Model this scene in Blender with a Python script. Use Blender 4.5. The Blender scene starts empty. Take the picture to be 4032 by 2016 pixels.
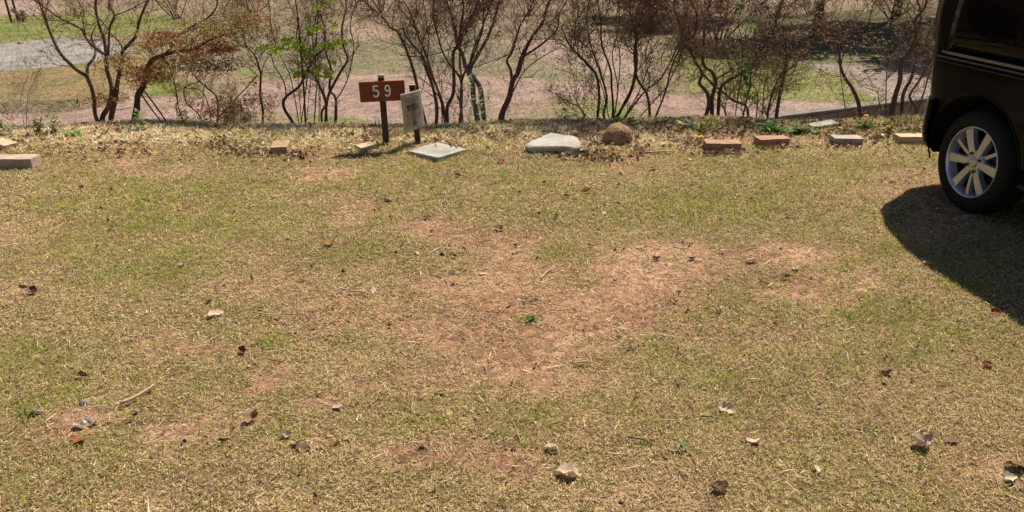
import bpy, bmesh, math, random
import numpy as np
from mathutils import Vector, Matrix, Euler
R = math.radians
rnd = random.Random(7)
rng = np.random.default_rng(7)
SC = bpy.context.scene
COL = SC.collection

# ---------------------------------------------------------------- camera, sky, sun, exposure
F, PIT, H = 3096.0, 0.393, 1.435          # focal length in photo pixels, pitch down, eye height
cd = bpy.data.cameras.new('camera'); cam = bpy.data.objects.new('camera', cd); COL.objects.link(cam)
cam.location = (0, 0, H); cam.rotation_euler = (math.pi/2 - PIT, 0, 0)
cd.sensor_width = 36; cd.lens = F/4032*36; cd.clip_start = .05; cd.clip_end = 2000
SC.camera = cam
SUN_EL, SUN_AZ = 56.5, 34.0               # azimuth clockwise from +Y (away from the camera)
W = bpy.data.worlds.new('World'); SC.world = W; W.use_nodes = True
wn = W.node_tree; wn.nodes.clear()
sky = wn.nodes.new('ShaderNodeTexSky'); sky.sky_type = 'NISHITA'; sky.sun_disc = False
sky.sun_elevation = R(SUN_EL); sky.sun_rotation = R(SUN_AZ)
bg = wn.nodes.new('ShaderNodeBackground'); bg.inputs[1].default_value = 0.05
wo = wn.nodes.new('ShaderNodeOutputWorld')
wn.links.new(sky.outputs[0], bg.inputs[0]); wn.links.new(bg.outputs[0], wo.inputs[0])
sl = bpy.data.lights.new('sun', 'SUN'); sl.energy = 5.0; sl.angle = R(.5); sl.color = (1, .91, .76)
so = bpy.data.objects.new('sun', sl); COL.objects.link(so)
sdir = Vector((math.sin(R(SUN_AZ))*math.cos(R(SUN_EL)), math.cos(R(SUN_AZ))*math.cos(R(SUN_EL)), math.sin(R(SUN_EL))))
so.rotation_euler = sdir.to_track_quat('Z', 'Y').to_euler()
so.location = (3, 3, 10)
SC.view_settings.view_transform = 'Standard'; SC.view_settings.look = 'None'
SC.view_settings.exposure = 0.68; SC.view_settings.gamma = 1
SC.render.film_transparent = False
SC.cycles.max_bounces = 8

cp, sp_ = math.cos(PIT), math.sin(PIT)
def ray(px, py):
    u = (px-2016)/F; v = (py-1008)/F
    return Vector((u, cp - v*sp_, -(sp_ + v*cp)))
def PZ(px, py, z=0.0):                    # point seen at a photo pixel, on the level z
    r = ray(px, py); k = (z-H)/r.z
    return Vector((r.x*k, r.y*k, z))
def PY(px, py, Y):                        # point seen at a photo pixel, at the distance Y ahead
    r = ray(px, py); k = Y/r.y
    return Vector((r.x*k, Y, H + r.z*k))
def to_px(x, y, z=0.0):
    dz = z-H
    d = y*cp - dz*sp_; u = y*sp_ + dz*cp
    d = np.maximum(d, .05)
    return 2016 + F*x/d, 1008 - F*u/d

# ---------------------------------------------------------------- noise
def _h(ix, iy, s):
    n = (ix.astype(np.int64)*374761393 + iy.astype(np.int64)*668265263 + s*1274126177) & 0xffffffff
    n = ((n ^ (n >> 13))*1274126177) & 0xffffffff
    return ((n ^ (n >> 16)) & 0xffff)/65535.0
def noise(x, y, sc, s=0):
    x = np.asarray(x, float)*sc; y = np.asarray(y, float)*sc
    ix = np.floor(x); iy = np.floor(y); fx = x-ix; fy = y-iy
    fx = fx*fx*(3-2*fx); fy = fy*fy*(3-2*fy)
    a = _h(ix, iy, s); b = _h(ix+1, iy, s); c = _h(ix, iy+1, s); d = _h(ix+1, iy+1, s)
    return (a*(1-fx)+b*fx)*(1-fy) + (c*(1-fx)+d*fx)*fy
def fbm(x, y, sc, s=0, o=4):
    t = 0; a = .5; w = 0
    for k in range(o):
        t = t + a*noise(x, y, sc*2**k, s+k*17); w += a; a *= .55
    return t/w
def sstep(a, b, x):
    t = np.clip((x-a)/(b-a), 0, 1); return t*t*(3-2*t)
def inpoly(x, y, poly):
    x = np.asarray(x); r = np.zeros(x.shape, bool); n = len(poly)
    for i in range(n):
        x0, y0 = poly[i]; x1, y1 = poly[(i+1) % n]
        if y0 == y1: continue
        c = ((y0 > y) != (y1 > y)) & (x < (x1-x0)*(y-y0)/(y1-y0) + x0)
        r ^= c
    return r

# ---------------------------------------------------------------- materials
def mat(name, base, rough=.8, var=.0, vscale=8., bump=0., bscale=60., metal=0., attr=False, transl=0., spec=.3,
        coat=0., base2=None, detail=6., aniso=None, coordgen='Object'):
    m = bpy.data.materials.new(name); m.use_nodes = True; nt = m.node_tree; N = nt.nodes; L = nt.links
    b = N['Principled BSDF']; b.inputs['Roughness'].default_value = rough; b.inputs['Metallic'].default_value = metal
    b.inputs['Specular IOR Level'].default_value = spec; b.inputs['Coat Weight'].default_value = coat
    b.inputs['Coat Roughness'].default_value = .03
    tc = N.new('ShaderNodeTexCoord')
    if attr:
        a = N.new('ShaderNodeAttribute'); a.attribute_name = 'Col'; csrc = a.outputs['Color']
    else:
        a = N.new('ShaderNodeRGB'); a.outputs[0].default_value = (*base, 1); csrc = a.outputs[0]
    if var > 0 or base2:
        n = N.new('ShaderNodeTexNoise'); n.inputs['Scale'].default_value = vscale; n.inputs['Detail'].default_value = detail
        n.inputs['Roughness'].default_value = .65
        mp = N.new('ShaderNodeMapping'); L.new(tc.outputs[coordgen], mp.inputs[0])
        if aniso: mp.inputs['Scale'].default_value = aniso
        L.new(mp.outputs[0], n.inputs['Vector'])
        r = N.new('ShaderNodeMapRange'); r.inputs[1].default_value = .32; r.inputs[2].default_value = .68
        L.new(n.outputs[0], r.inputs[0])
        if base2:
            mx = N.new('ShaderNodeMix'); mx.data_type = 'RGBA'; L.new(r.outputs[0], mx.inputs[0])
            L.new(csrc, mx.inputs[6]); mx.inputs[7].default_value = (*base2, 1); csrc = mx.outputs[2]
        else:
            r.inputs[3].default_value = 1-var; r.inputs[4].default_value = 1+var
            mx = N.new('ShaderNodeVectorMath'); mx.operation = 'SCALE'
            L.new(csrc, mx.inputs[0]); L.new(r.outputs[0], mx.inputs['Scale']); csrc = mx.outputs[0]
    L.new(csrc, b.inputs['Base Color'])
    if bump > 0:
        n2 = N.new('ShaderNodeTexNoise'); n2.inputs['Scale'].default_value = bscale; n2.inputs['Detail'].default_value = 8
        n2.inputs['Roughness'].default_value = .7
        L.new(tc.outputs[coordgen], n2.inputs['Vector'])
        bp = N.new('ShaderNodeBump'); bp.inputs['Distance'].default_value = bump; L.new(n2.outputs[0], bp.inputs['Height'])
        L.new(bp.outputs[0], b.inputs['Normal'])
    if transl > 0:
        t = N.new('ShaderNodeBsdfTranslucent'); L.new(csrc, t.inputs[0])
        ms = N.new('ShaderNodeMixShader'); ms.inputs[0].default_value = transl
        L.new(b.outputs[0], ms.inputs[1]); L.new(t.outputs[0], ms.inputs[2])
        L.new(ms.outputs[0], N['Material Output'].inputs[0])
    return m

# ground: the albedo comes from the attribute, stones and crumbs from cell noise
def ground_mat():
    m = mat('ground_soil', (0, 0, 0), rough=.95, attr=True, spec=.15)
    nt = m.node_tree; N = nt.nodes; L = nt.links; b = N['Principled BSDF']
    tc = N.new('ShaderNodeTexCoord')
    at = [n for n in N if n.type == 'ATTRIBUTE'][0]
    v = N.new('ShaderNodeTexVoronoi'); v.inputs['Scale'].default_value = 34; L.new(tc.outputs['Object'], v.inputs['Vector'])
    sp = N.new('ShaderNodeSeparateColor'); L.new(v.outputs['Color'], sp.inputs[0])
    n = N.new('ShaderNodeTexNoise'); n.inputs['Scale'].default_value = 9; n.inputs['Detail'].default_value = 9; n.inputs['Roughness'].default_value = .75
    L.new(tc.outputs['Object'], n.inputs['Vector'])
    r1 = N.new('ShaderNodeMapRange'); r1.inputs[3].default_value = .62; r1.inputs[4].default_value = 1.45; L.new(sp.outputs[0], r1.inputs[0])
    r2 = N.new('ShaderNodeMapRange'); r2.inputs[1].default_value = .3; r2.inputs[2].default_value = .7; r2.inputs[3].default_value = .75; r2.inputs[4].default_value = 1.25
    L.new(n.outputs[0], r2.inputs[0])
    mu = N.new('ShaderNodeMath'); mu.operation = 'MULTIPLY'; L.new(r1.outputs[0], mu.inputs[0]); L.new(r2.outputs[0], mu.inputs[1])
    sc = N.new('ShaderNodeVectorMath'); sc.operation = 'SCALE'; L.new(at.outputs['Color'], sc.inputs[0]); L.new(mu.outputs[0], sc.inputs['Scale'])
    L.new(sc.outputs[0], b.inputs['Base Color'])
    n3 = N.new('ShaderNodeTexNoise'); n3.inputs['Scale'].default_value = 55; n3.inputs['Detail'].default_value = 8; n3.inputs['Roughness'].default_value = .75
    L.new(tc.outputs['Object'], n3.inputs['Vector'])
    ad = N.new('ShaderNodeMath'); ad.operation = 'SUBTRACT'; L.new(n3.outputs[0], ad.inputs[0]); L.new(v.outputs['Distance'], ad.inputs[1])
    bp = N.new('ShaderNodeBump'); bp.inputs['Distance'].default_value = .009; bp.inputs['Strength'].default_value = .9
    L.new(ad.outputs[0], bp.inputs['Height']); L.new(bp.outputs[0], b.inputs['Normal'])
    return m
M = {}
M['ground'] = ground_mat()
M['blade'] = mat('grass_blades', (0, 0, 0), rough=.75, attr=True, transl=.35, spec=.2)
M['leafcol'] = mat('leaf_surface', (0, 0, 0), rough=.6, attr=True, transl=.5, spec=.3)
M['dryleaf'] = mat('dry_leaf', (0, 0, 0), rough=.75, attr=True, transl=.12, spec=.25, var=.3, vscale=60)
M['bark'] = mat('bark', (.18, .11, .078), rough=.9, base2=(.075, .046, .034), vscale=30, bump=.004, bscale=120, aniso=(1, 1, .3))
M['bark_dark'] = mat('dark_bark', (.12, .08, .058), rough=.9, base2=(.045, .03, .022), vscale=30, bump=.004, bscale=120)
M['bark_red'] = mat('reddish_bark', (.17, .075, .045), rough=.85, base2=(.09, .04, .028), vscale=25, bump=.002, bscale=120)
M['bark_grey'] = mat('grey_lichen_bark', (.22, .20, .17), rough=.9, base2=(.09, .075, .06), vscale=22, bump=.004, bscale=90)
M['twig'] = mat('twig', (.15, .08, .058), rough=.85, var=.4, vscale=12)
M['twig_pale'] = mat('pale_twig', (.38, .31, .24), rough=.85, var=.3, vscale=12)

# ---------------------------------------------------------------- mesh helpers
def tag(o, label=None, cat=None, group=None, kind=None):
    if label: o['label'] = label
    if cat: o['category'] = cat
    if group: o['group'] = group
    if kind: o['kind'] = kind
    return o
def empty(name, loc, rz=0, label=None, cat=None, group=None):
    o = bpy.data.objects.new(name, None); COL.objects.link(o); o.location = loc; o.rotation_euler = (0, 0, rz)
    o.empty_display_size = .1
    return tag(o, label, cat, group)
def np_mesh(name, V, Q=None, T=None, col=None, smooth=False):
    V = np.asarray(V, np.float32).reshape(-1, 3)
    Q = np.zeros((0, 4), np.int32) if Q is None or len(Q) == 0 else np.asarray(Q, np.int32).reshape(-1, 4)
    T = np.zeros((0, 3), np.int32) if T is None or len(T) == 0 else np.asarray(T, np.int32).reshape(-1, 3)
    me = bpy.data.meshes.new(name); me.vertices.add(len(V)); me.vertices.foreach_set('co', V.ravel())
    nl = Q.size + T.size; me.loops.add(nl); me.polygons.add(len(Q)+len(T))
    me.loops.foreach_set('vertex_index', np.concatenate([Q.ravel(), T.ravel()]))
    me.polygons.foreach_set('loop_start', np.concatenate([np.arange(len(Q))*4, Q.size+np.arange(len(T))*3]).astype(np.int32))
    if smooth: me.polygons.foreach_set('use_smooth', np.ones(len(Q)+len(T), bool))
    me.update(calc_edges=True)
    if col is not None:
        col = np.asarray(col, np.float32)
        if col.shape[1] == 3: col = np.c_[col, np.ones(len(col), np.float32)]
        a = me.color_attributes.new('Col', 'FLOAT_COLOR', 'POINT'); a.data.foreach_set('color', col.astype(np.float32).ravel())
    return me
def link(name, me, m=None, parent=None):
    o = bpy.data.objects.new(name, me); COL.objects.link(o)
    if m is not None:
        if len(me.materials) == 0: me.materials.append(m)
    if parent is not None: o.parent = parent
    return o
class MB:                                  # collects points, faces and colours, builds ONE object
    def __init__(s): s.V = []; s.Q = []; s.T = []; s.C = []; s.n = 0
    def add(s, V, Q=(), T=(), c=None):
        V = np.asarray(V, float).reshape(-1, 3); s.V.append(V)
        if len(Q): s.Q.append(np.asarray(Q, int).reshape(-1, 4)+s.n)
        if len(T): s.T.append(np.asarray(T, int).reshape(-1, 3)+s.n)
        if c is not None: s.C.append(np.broadcast_to(np.asarray(c, float), (len(V), 3)))
        s.n += len(V)
    def build(s, name, m, parent=None, origin=None, smooth=True):
        if not s.V: return None
        V = np.concatenate(s.V)
        if origin is not None: V = V - np.asarray(origin)
        me = np_mesh(name, V, np.concatenate(s.Q) if s.Q else None, np.concatenate(s.T) if s.T else None,
                     np.concatenate(s.C) if s.C else None, smooth)
        return link(name, me, m, parent)
def tube(mb, pts, rad, sides=6, c=None, cap=True, bumpy=0.):
    P = np.asarray([tuple(p) for p in pts], float); n = len(P)
    rad = np.broadcast_to(np.asarray(rad, float), (n,))
    tg = np.gradient(P, axis=0); tg /= np.linalg.norm(tg, axis=1)[:, None]+1e-9
    ref = np.array([1., 0, 0]) if abs(tg[:, 2]).mean() > .5 else np.array([0, 0, 1.])
    a = np.cross(tg, ref); a /= np.linalg.norm(a, axis=1)[:, None]+1e-9
    b = np.cross(tg, a)
    th = np.arange(sides)/sides*2*np.pi
    rr = rad[:, None]*np.ones((1, sides))
    if bumpy: rr = rr*(1+rng.normal(0, bumpy, rr.shape))
    V = P[:, None] + rr[..., None]*(np.cos(th)[None, :, None]*a[:, None] + np.sin(th)[None, :, None]*b[:, None])
    i = np.arange(n-1)[:, None]*sides; j = np.arange(sides)[None]; k = (j+1) % sides
    Q = np.stack([i+j, i+k, i+k+sides, i+j+sides], -1).reshape(-1, 4)
    V = V.reshape(-1, 3); T = []
    if cap and sides > 3:
        V = np.r_[V, P[:1], P[-1:]]; e = n*sides
        T = [(e, (q+1) % sides, q) for q in range(sides)] + [(e+1, (n-1)*sides+q, (n-1)*sides+(q+1) % sides) for q in range(sides)]
    mb.add(V, Q, T, c)
def smooth_path(pts, per=4):
    P = [Vector(p) for p in pts]; P = [P[0]*2-P[1]] + P + [P[-1]*2-P[-2]]; out = []
    for i in range(1, len(P)-2):
        for k in range(per):
            t = k/per; a, b, c, d = P[i-1:i+3]
            out.append(.5*((2*b) + (c-a)*t + (2*a-5*b+4*c-d)*t*t + (3*b-a-3*c+d)*t**3))
    out.append(P[-2]); return out
def bm_obj(name, bm, m, parent=None, smooth=False, angle=35):
    bmesh.ops.recalc_face_normals(bm, faces=bm.faces[:])
    me = bpy.data.meshes.new(name); bm.to_mesh(me); bm.free(); me.materials.append(m)
    if smooth:
        me.polygons.foreach_set('use_smooth', [True]*len(me.polygons)); me.set_sharp_from_angle(angle=R(angle))
    o = bpy.data.objects.new(name, me); COL.objects.link(o)
    if parent is not None: o.parent = parent
    return o
def bm_box(bm, c, s, bevel=0., rot=None, seg=2):
    g = bmesh.ops.create_cube(bm, size=1)['verts']
    mt = Matrix.Translation(c) @ (rot.to_4x4() if rot else Matrix()) @ Matrix.Diagonal((*s, 1))
    bmesh.ops.transform(bm, matrix=mt, verts=g)
    if bevel:
        es = list({e for v in g for e in v.link_edges})
        bmesh.ops.bevel(bm, geom=es, offset=bevel, segments=seg, affect='EDGES', profile=.6)

# ---------------------------------------------------------------- terrain
LOW = -.6
def y_edge(x): return 6.12 + .06*np.clip(x, -2, 4) + .08*np.sin(x*1.7) + .05*np.sin(x*4.1+1)
WALL = [(2.05, 8.55), (3.2, 9.25), (4.75, 9.98)]
def wpoly(pp, z=LOW): return [tuple(PZ(px, py, z)[:2]) for px, py in pp]
Zn = {
 'path': wpoly([(-700, 440), (0, 446), (200, 441), (400, 428), (560, 400), (700, 393), (820, 385), (900, 370), (1000, 330), (1300, 295), (1600, 288), (1900, 312), (2150, 325),
   (2500, 345), (2800, 388), (3000, 400), (3250, 396), (3500, 400), (4300, 330), (4500, 420), (3450, 440), (3000, 465), (2700, 445), (2500, 425), (2300, 402), (2050, 402),
   (1960, 420), (1900, 540), (1500, 540), (1400, 440), (1100, 430), (950, 440), (750, 475), (600, 500), (400, 540), (-700, 560)]),
 'gravel': wpoly([(-700, 215), (50, 172), (250, 150), (400, 158), (490, 200), (455, 245), (300, 275), (100, 308), (-700, 345)]),
 'far_path': wpoly([(-900, -5), (60, 6), (200, 14), (240, 35), (100, 55), (-900, 70)]),
 'green_far': wpoly([(-900, 75), (60, 62), (160, 50), (420, 50), (680, 60), (730, 110), (500, 150), (250, 140), (100, 158), (-900, 190)]),
 'tan': wpoly([(-700, 350), (100, 312), (300, 280), (500, 240), (650, 250), (700, 330), (560, 395), (400, 425), (200, 438), (-700, 436)]),
 'green_a': wpoly([(560, 400), (600, 345), (780, 330), (800, 375), (700, 388)]),
 'green_b': wpoly([(920, 285), (1000, 272), (1060, 300), (960, 325)]),
 'green_c': wpoly([(1050, 540), (1080, 432), (1250, 430), (1440, 455), (1480, 540)]),
 'green_d': wpoly([(2080, 405), (2300, 405), (2520, 430), (2620, 480), (2600, 560), (2350, 560), (2180, 470)]),
 'mid': wpoly([(750, 130), (2300, 110), (2350, 330), (1900, 310), (1600, 285), (1300, 292), (1000, 325), (850, 300)]),
 'green_r': wpoly([(2740, 150), (2900, 190), (3150, 230), (3350, 300), (3480, 400), (3250, 388), (3000, 396), (2850, 385), (2700, 330), (2640, 240)]),
 'path_r': wpoly([(3000, 215), (3300, 235), (3800, 180), (4200, 200), (4200, 330), (3500, 400), (3340, 300), (3150, 240)]),
 'shade_tint': wpoly([(2880, 60), (3700, 30), (3800, 200), (3600, 270), (3200, 250), (2950, 170)]),  # painted shade: ground tinted darker below the evergreens
 'track_a': wpoly([(1150, 130), (1500, 100), (1560, 140), (1250, 190)]),
 'track_b': wpoly([(1950, 160), (2500, 130), (2560, 300), (2350, 320), (2150, 240)]),
}
def zone(k, x, y, warp=.25):
    wx = (fbm(x, y, 1.1, 3)-.5)*2*warp + (fbm(x, y, 5, 5, 2)-.5)*warp
    wy = (fbm(x, y, 1.1, 9)-.5)*2*warp + (fbm(x, y, 5, 11, 2)-.5)*warp
    return inpoly(np.asarray(x)+wx, np.asarray(y)+wy, Zn[k])
def soft(k, x, y, warp, n):
    a = 0; r = np.random.default_rng(3)
    for _ in range(7):
        ox, oy = r.normal(0, warp*.45, 2); a = a + zone(k, x+ox, y+oy*1.3, warp)
    return sstep(.25, .75, a/7 + (n-.5)*.9)
def Hgt(x, y):
    x = np.asarray(x, float); y = np.asarray(y, float)
    e = y_edge(x)
    lawn = (fbm(x, y, 1.2, 21, 3)-.5)*.03 + .035*sstep(5.0, 5.6, y)*sstep(1.0, -.5, x)*(1-sstep(e-.2, e, y))
    # the low ground: a ditch in front of the block wall on the right
    s = np.clip((x-WALL[0][0])/(WALL[-1][0]-WALL[0][0]), -5, 5)
    wy = np.interp(x, [w[0] for w in WALL], [w[1] for w in WALL]) + np.clip(x-WALL[-1][0], 0, 50)*.5
    ditch = sstep(1.9, 2.3, x)*(1-sstep(6.5, 8, x))
    low = LOW + (fbm(x, y, .45, 31, 3)-.5)*.18 - ditch*.45*(1-sstep(-.02, .02, y-wy))
    low = low + .12*sstep(.0, 1., inpoly(x + (fbm(x, y, 2.2, 4)-.5)*.3, y+(fbm(x, y, 2.2, 8)-.5)*.25, Zn['tan']).astype(float))
    low = low + np.clip(y-30, 0, 400)*.10 + np.clip(y-60, 0, 300)*.25
    t = sstep(e+.10, e+1.35, y)
    return lawn*(1-t) + low*t
def PGd(px, py, dz=0.):                   # point of the ground seen at a photo pixel
    p = PZ(px, py, dz)
    for _ in range(6): p = PZ(px, py, float(Hgt(p.x, p.y))+dz)
    return p
def axis(a, b, step, far, g=1.28):
    c = list(np.arange(a, b+1e-6, step)); s = step; lo = [a]; hi = [b]
    while hi[-1] < far: s *= g; hi.append(hi[-1]+s)
    s = step
    while lo[-1] > -far: s *= g; lo.append(lo[-1]-s)
    return np.array(lo[::-1][:-1] + c + hi[1:])
gx = axis(-13, 13, .09, 400); gy = axis(.4, 26, .09, 400)
X, Y = np.meshgrid(gx, gy); Zg = Hgt(X, Y)
def ground_colour(x, y):
    e = y_edge(x); n1 = fbm(x, y, .8, 41); n2 = fbm(x, y, 3.5, 43); n3 = fbm(x, y, 9, 47, 3)
    soil = np.array([.21, .112, .068]); soil2 = np.array([.31, .18, .115]); thatch = np.array([.18, .12, .065])
    c = soil + (soil2-soil)*sstep(.35, .65, n2)[..., None]
    b = BARE(x, y)
    c = thatch + (c-thatch)*sstep(.15, .7, b)[..., None]
    # low ground
    olive = np.array([.17, .14, .08]); brown = np.array([.22, .16, .115])
    l = olive + (brown-olive)*sstep(.35, .62, n1*.6+n2*.4)[..., None]
    def put(k, a, b2, w=.25):
        nonlocal l
        mk = soft(k, x, y, w, n3*.6+n2*.4)
        cc = np.array(a) + (np.array(b2)-np.array(a))*sstep(.38, .62, n2*.6+n3*.4)[..., None]
        l = l + (cc-l)*mk[..., None]
    put('mid', (.13, .125, .07), (.20, .155, .11), .6)
    put('track_a', (.24, .17, .13), (.26, .19, .15), .5); put('track_b', (.24, .175, .14), (.27, .20, .16), .5)
    put('green_far', (.11, .135, .035), (.19, .185, .07), .5)
    put('tan', (.22, .15, .075), (.14, .12, .055), .4)
    put('green_a', (.10, .14, .03), (.14, .16, .045), .25); put('green_b', (.11, .15, .04), (.20, .18, .09), .3)
    put('green_c', (.14, .15, .06), (.24, .185, .12), .4); put('green_d', (.12, .14, .05), (.22, .18, .10), .4)
    put('green_r', (.12, .145, .04), (.20, .18, .075), .4)
    put('path_r', (.25, .205, .17), (.21, .17, .14), .3)
    put('shade_tint', (.075, .095, .035), (.12, .10, .06), .5)  # dark green deepens the tree shade in the ground colour
    put('far_path', (.27, .19, .15), (.29, .21, .17), .3)
    put('path', (.21, .145, .118), (.29, .20, .17), .22); put('gravel', (.20, .185, .17), (.27, .245, .225), .3)
    far = sstep(26, 45, y)[..., None]
    l = l*.95*(1-far) + np.array([.13, .11, .06])*far
    t = sstep(e-.1, e+.5, y)[..., None]
    return c*(1-t) + l*t
# bare and green patches of the lawn, each an ellipse laid out on the ground
BP = [(1100, 575, 110, 26, .8), (1260, 610, 130, 30, .9), (1800, 632, 250, 26, .9), (1650, 690, 180, 40, .9), (1570, 770, 190, 65, 1), (1330, 720, 290, 55, .75), (1240, 830, 250, 75, .9),
      (1290, 905, 200, 50, .9), (980, 790, 250, 60, .5), (700, 945, 55, 38, .9), (490, 880, 60, 22, .9), (215, 1050, 105, 32, 1.), (1130, 1155, 190, 38, .7), (2130, 722, 150, 40, .7),
      (640, 720, 150, 40, .5), (820, 440, 90, 18, .8), (345, 425, 60, 13, .8), (770, 1100, 60, 30, .6), (1270, 1160, 110, 28, .7), (2350, 560, 90, 40, .7), (1850, 860, 120, 30, .5),
      (1060, 965, 150, 30, .6), (460, 1100, 60, 25, .8), (820, 1025, 60, 16, .8), (1400, 860, 150, 60, .6), (1480, 950, 160, 30, .5), (2180, 980, 120, 40, .4), (600, 640, 120, 25, .4)]
GP = [(1430, 625, 65, 22, 1), (1440, 702, 90, 18, .9), (1480, 672, 75, 22, .9), (900, 655, 120, 28, .7), (1110, 500, 110, 25, .5), (640, 862, 60, 28, .9), (1750, 800, 60, 25, .8),
      (2370, 722, 50, 16, 1.), (2135, 665, 60, 10, .8), (1700, 520, 320, 60, .6), (1250, 520, 300, 50, .5), (550, 470, 300, 28, .45), (400, 540, 350, 60, .5), (300, 660, 300, 60, .45),
      (1540, 910, 170, 18, .7), (1950, 930, 350, 70, .4), (1500, 1085, 200, 80, .5), (2300, 830, 250, 80, .35), (90, 870, 90, 40, .3), (1200, 440, 250, 25, .4), (1330, 803, 25, 8, .8),
      (1990, 440, 260, 40, .45), (2250, 640, 90, 20, .5), (1900, 780, 200, 50, .4), (120, 1000, 100, 25, .4), (2050, 740, 200, 40, .35), (900, 830, 100, 30, .4), (560, 1000, 200, 50, .35)]
def blobs(L_, x, y, s, w=.5):
    px, py = to_px(x, y); px = px/1.5652; py = py/1.5652
    sc = np.clip(py/900, .3, 2)
    px = px + (fbm(x, y, 3, s, 4)-.5)*230*sc*w*2; py = py + (fbm(x, y, 3, s+5, 4)-.5)*110*sc*w*2
    r = np.zeros(np.shape(x))
    for cx, cy, rx, ry, k in L_:
        d = np.sqrt(((px-cx)/(rx*1.15))**2 + ((py-cy)/(ry*1.2))**2)
        r = np.maximum(r, k*(1-sstep(.55, 1.25, d)))
    return np.where(y > .8, r, 0)
def BARE(x, y): return np.clip(blobs(BP, x, y, 61) + sstep(.56, .74, fbm(x, y, 2.3, 67))*.55 - .3*blobs(GP, x, y, 71), 0, 1)
def GREEN(x, y): return np.clip(blobs(GP, x, y, 71) + (fbm(x, y, 2.8, 77)-.42)*1.3 - .35*blobs(BP, x, y, 61), 0, 1)

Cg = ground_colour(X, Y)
ny, nx = X.shape
idx = np.arange(nx*ny).reshape(ny, nx)
Qg = np.stack([idx[:-1, :-1], idx[:-1, 1:], idx[1:, 1:], idx[1:, :-1]], -1).reshape(-1, 4)
xc = (X[:-1, :-1]+X[1:, 1:]).ravel()/2; yc = (Y[:-1, :-1]+Y[1:, 1:]).ravel()/2
mp = zone('path', xc, yc, .22) & (yc > y_edge(xc)+.8); mg = zone('gravel', xc, yc, .3)
mf = zone('far_path', xc, yc, .3) | zone('path_r', xc, yc, .3) & ~mp
Vg = np.stack([X, Y, Zg], -1).reshape(-1, 3); Cg = Cg.reshape(-1, 3)
def piece(name, q, kind='structure'):
    u, inv = np.unique(q, return_inverse=True)
    o = link(name, np_mesh(name, Vg[u], inv.reshape(-1, 4), None, Cg[u], True), M['ground']); o['kind'] = kind
    return o
piece('path', Qg[mp]); piece('gravel_bed', Qg[mg & ~mp]); piece('path', Qg[mf & ~mg])
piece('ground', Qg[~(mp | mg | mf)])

# ---------------------------------------------------------------- blades of grass
def blades(name, x, y, z, l, w, el, az, col, label, curl=.2):
    n = len(x); p = np.stack([x, y, z], -1)
    d = np.stack([np.cos(az)*np.cos(el), np.sin(az)*np.cos(el), np.sin(el)], -1)
    s = np.stack([-np.sin(az), np.cos(az), rng.normal(0, .5, n)], -1)
    mid = p + d*(l*.55)[:, None]
    d2 = d.copy(); d2[:, 2] -= curl*rng.random(n); tip = mid + d2*(l*.45)[:, None]
    hw = (w/2)[:, None]
    V = np.stack([p-s*hw*.8, p+s*hw*.8, mid+s*hw, mid-s*hw, tip], 1).reshape(-1, 3)
    b = np.arange(n)[:, None]*5
    o = link(name, np_mesh(name, V, b+np.array([[0, 1, 2, 3]]), b+np.array([[3, 2, 4]]), np.repeat(col, 5, 0)), M['blade'])
    return tag(o, label, 'grass', None, 'stuff')
STRAW = np.array([[.62, .45, .25], [.54, .37, .20], [.72, .55, .34], [.40, .25, .145], [.24, .14, .08], [.58, .45, .22], [.80, .66, .46], [.50, .34, .20]])
GRN = np.array([[.29, .34, .05], [.37, .41, .075], [.21, .27, .045], [.43, .43, .10], [.50, .46, .15]])
def lawn(y0, y1, x0, x1, dens, l, w):
    n = int((y1-y0)*(x1-x0)*dens)
    y = rng.uniform(y0, y1, n); x = rng.uniform(x0, x1, n)
    keep = (np.abs(x) < (y*.66+.75))
    x = x[keep]; y = y[keep]; B = BARE(x, y); G = GREEN(x, y)
    k = (rng.random(len(x)) > B*.52 + .34*(fbm(x, y, 13, 205, 3) < .42)) & (y < y_edge(x)+.25)
    if y1 > 4.5:
        for pl in CLEAR: k &= ~inpoly(x, y, pl)
    x = x[k]; y = y[k]; B = B[k]; G = G[k]; n = len(x)
    isg = rng.random(n) < np.clip((.26+.42*G+.35*G**4-.22*B)*(.55+.9*noise(x, y, 14, 201)), .02, .8)
    c = np.where(isg[:, None], GRN[rng.integers(0, len(GRN), n)], STRAW[rng.integers(0, len(STRAW), n)])
    c = c*(rng.uniform(.75, 1.2, n)*(.85+.3*fbm(x, y, 6, 91, 3)))[:, None]
    tall = sstep(5.15, 5.6, y)*(~isg)*np.where(x < 1.2, 1, .5)*(.5+.5*(fbm(x, y, 3, 99, 3) > .45))
    ln = l*rng.uniform(.45, 1.45, n)*(1+.9*tall)
    el = np.where(isg, rng.uniform(.3, 1.25, n), np.abs(rng.normal(.12, .3, n)))+tall*rng.uniform(0, .25, n)
    c = np.minimum(c*(1+.5*tall)[:, None] + .06*tall[:, None], .85)
    return x, y, Hgt(x, y)+rng.uniform(-.002, .008, n)*(1-B*.7), ln, w*rng.uniform(.6, 1.3, n), el, rng.uniform(0, 2*np.pi, n), c
CLEAR = [[tuple(PZ(a, b)[:2]) for a, b in pl] for pl in ([(1608, 601), (1720, 566), (1836, 595), (1722, 628)], [(1400, 567), (1447, 555), (1480, 565), (1436, 582)],
         [(2070, 580), (2110, 550), (2172, 532), (2265, 548), (2284, 584), (2200, 596)])]
parts = [lawn(.9, 1.6, -3, 3, 10000, .020, .0028), lawn(1.6, 2.6, -3.2, 3.2, 56000, .0135, .0019), lawn(2.6, 3.9, -4, 4, 34000, .016, .0023),
         lawn(3.9, 5.2, -5, 5, 19000, .021, .0030), lawn(5.2, 6.5, -5.6, 5.6, 15000, .027, .0036)]
A = [np.concatenate(a) for a in zip(*parts)]
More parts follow.
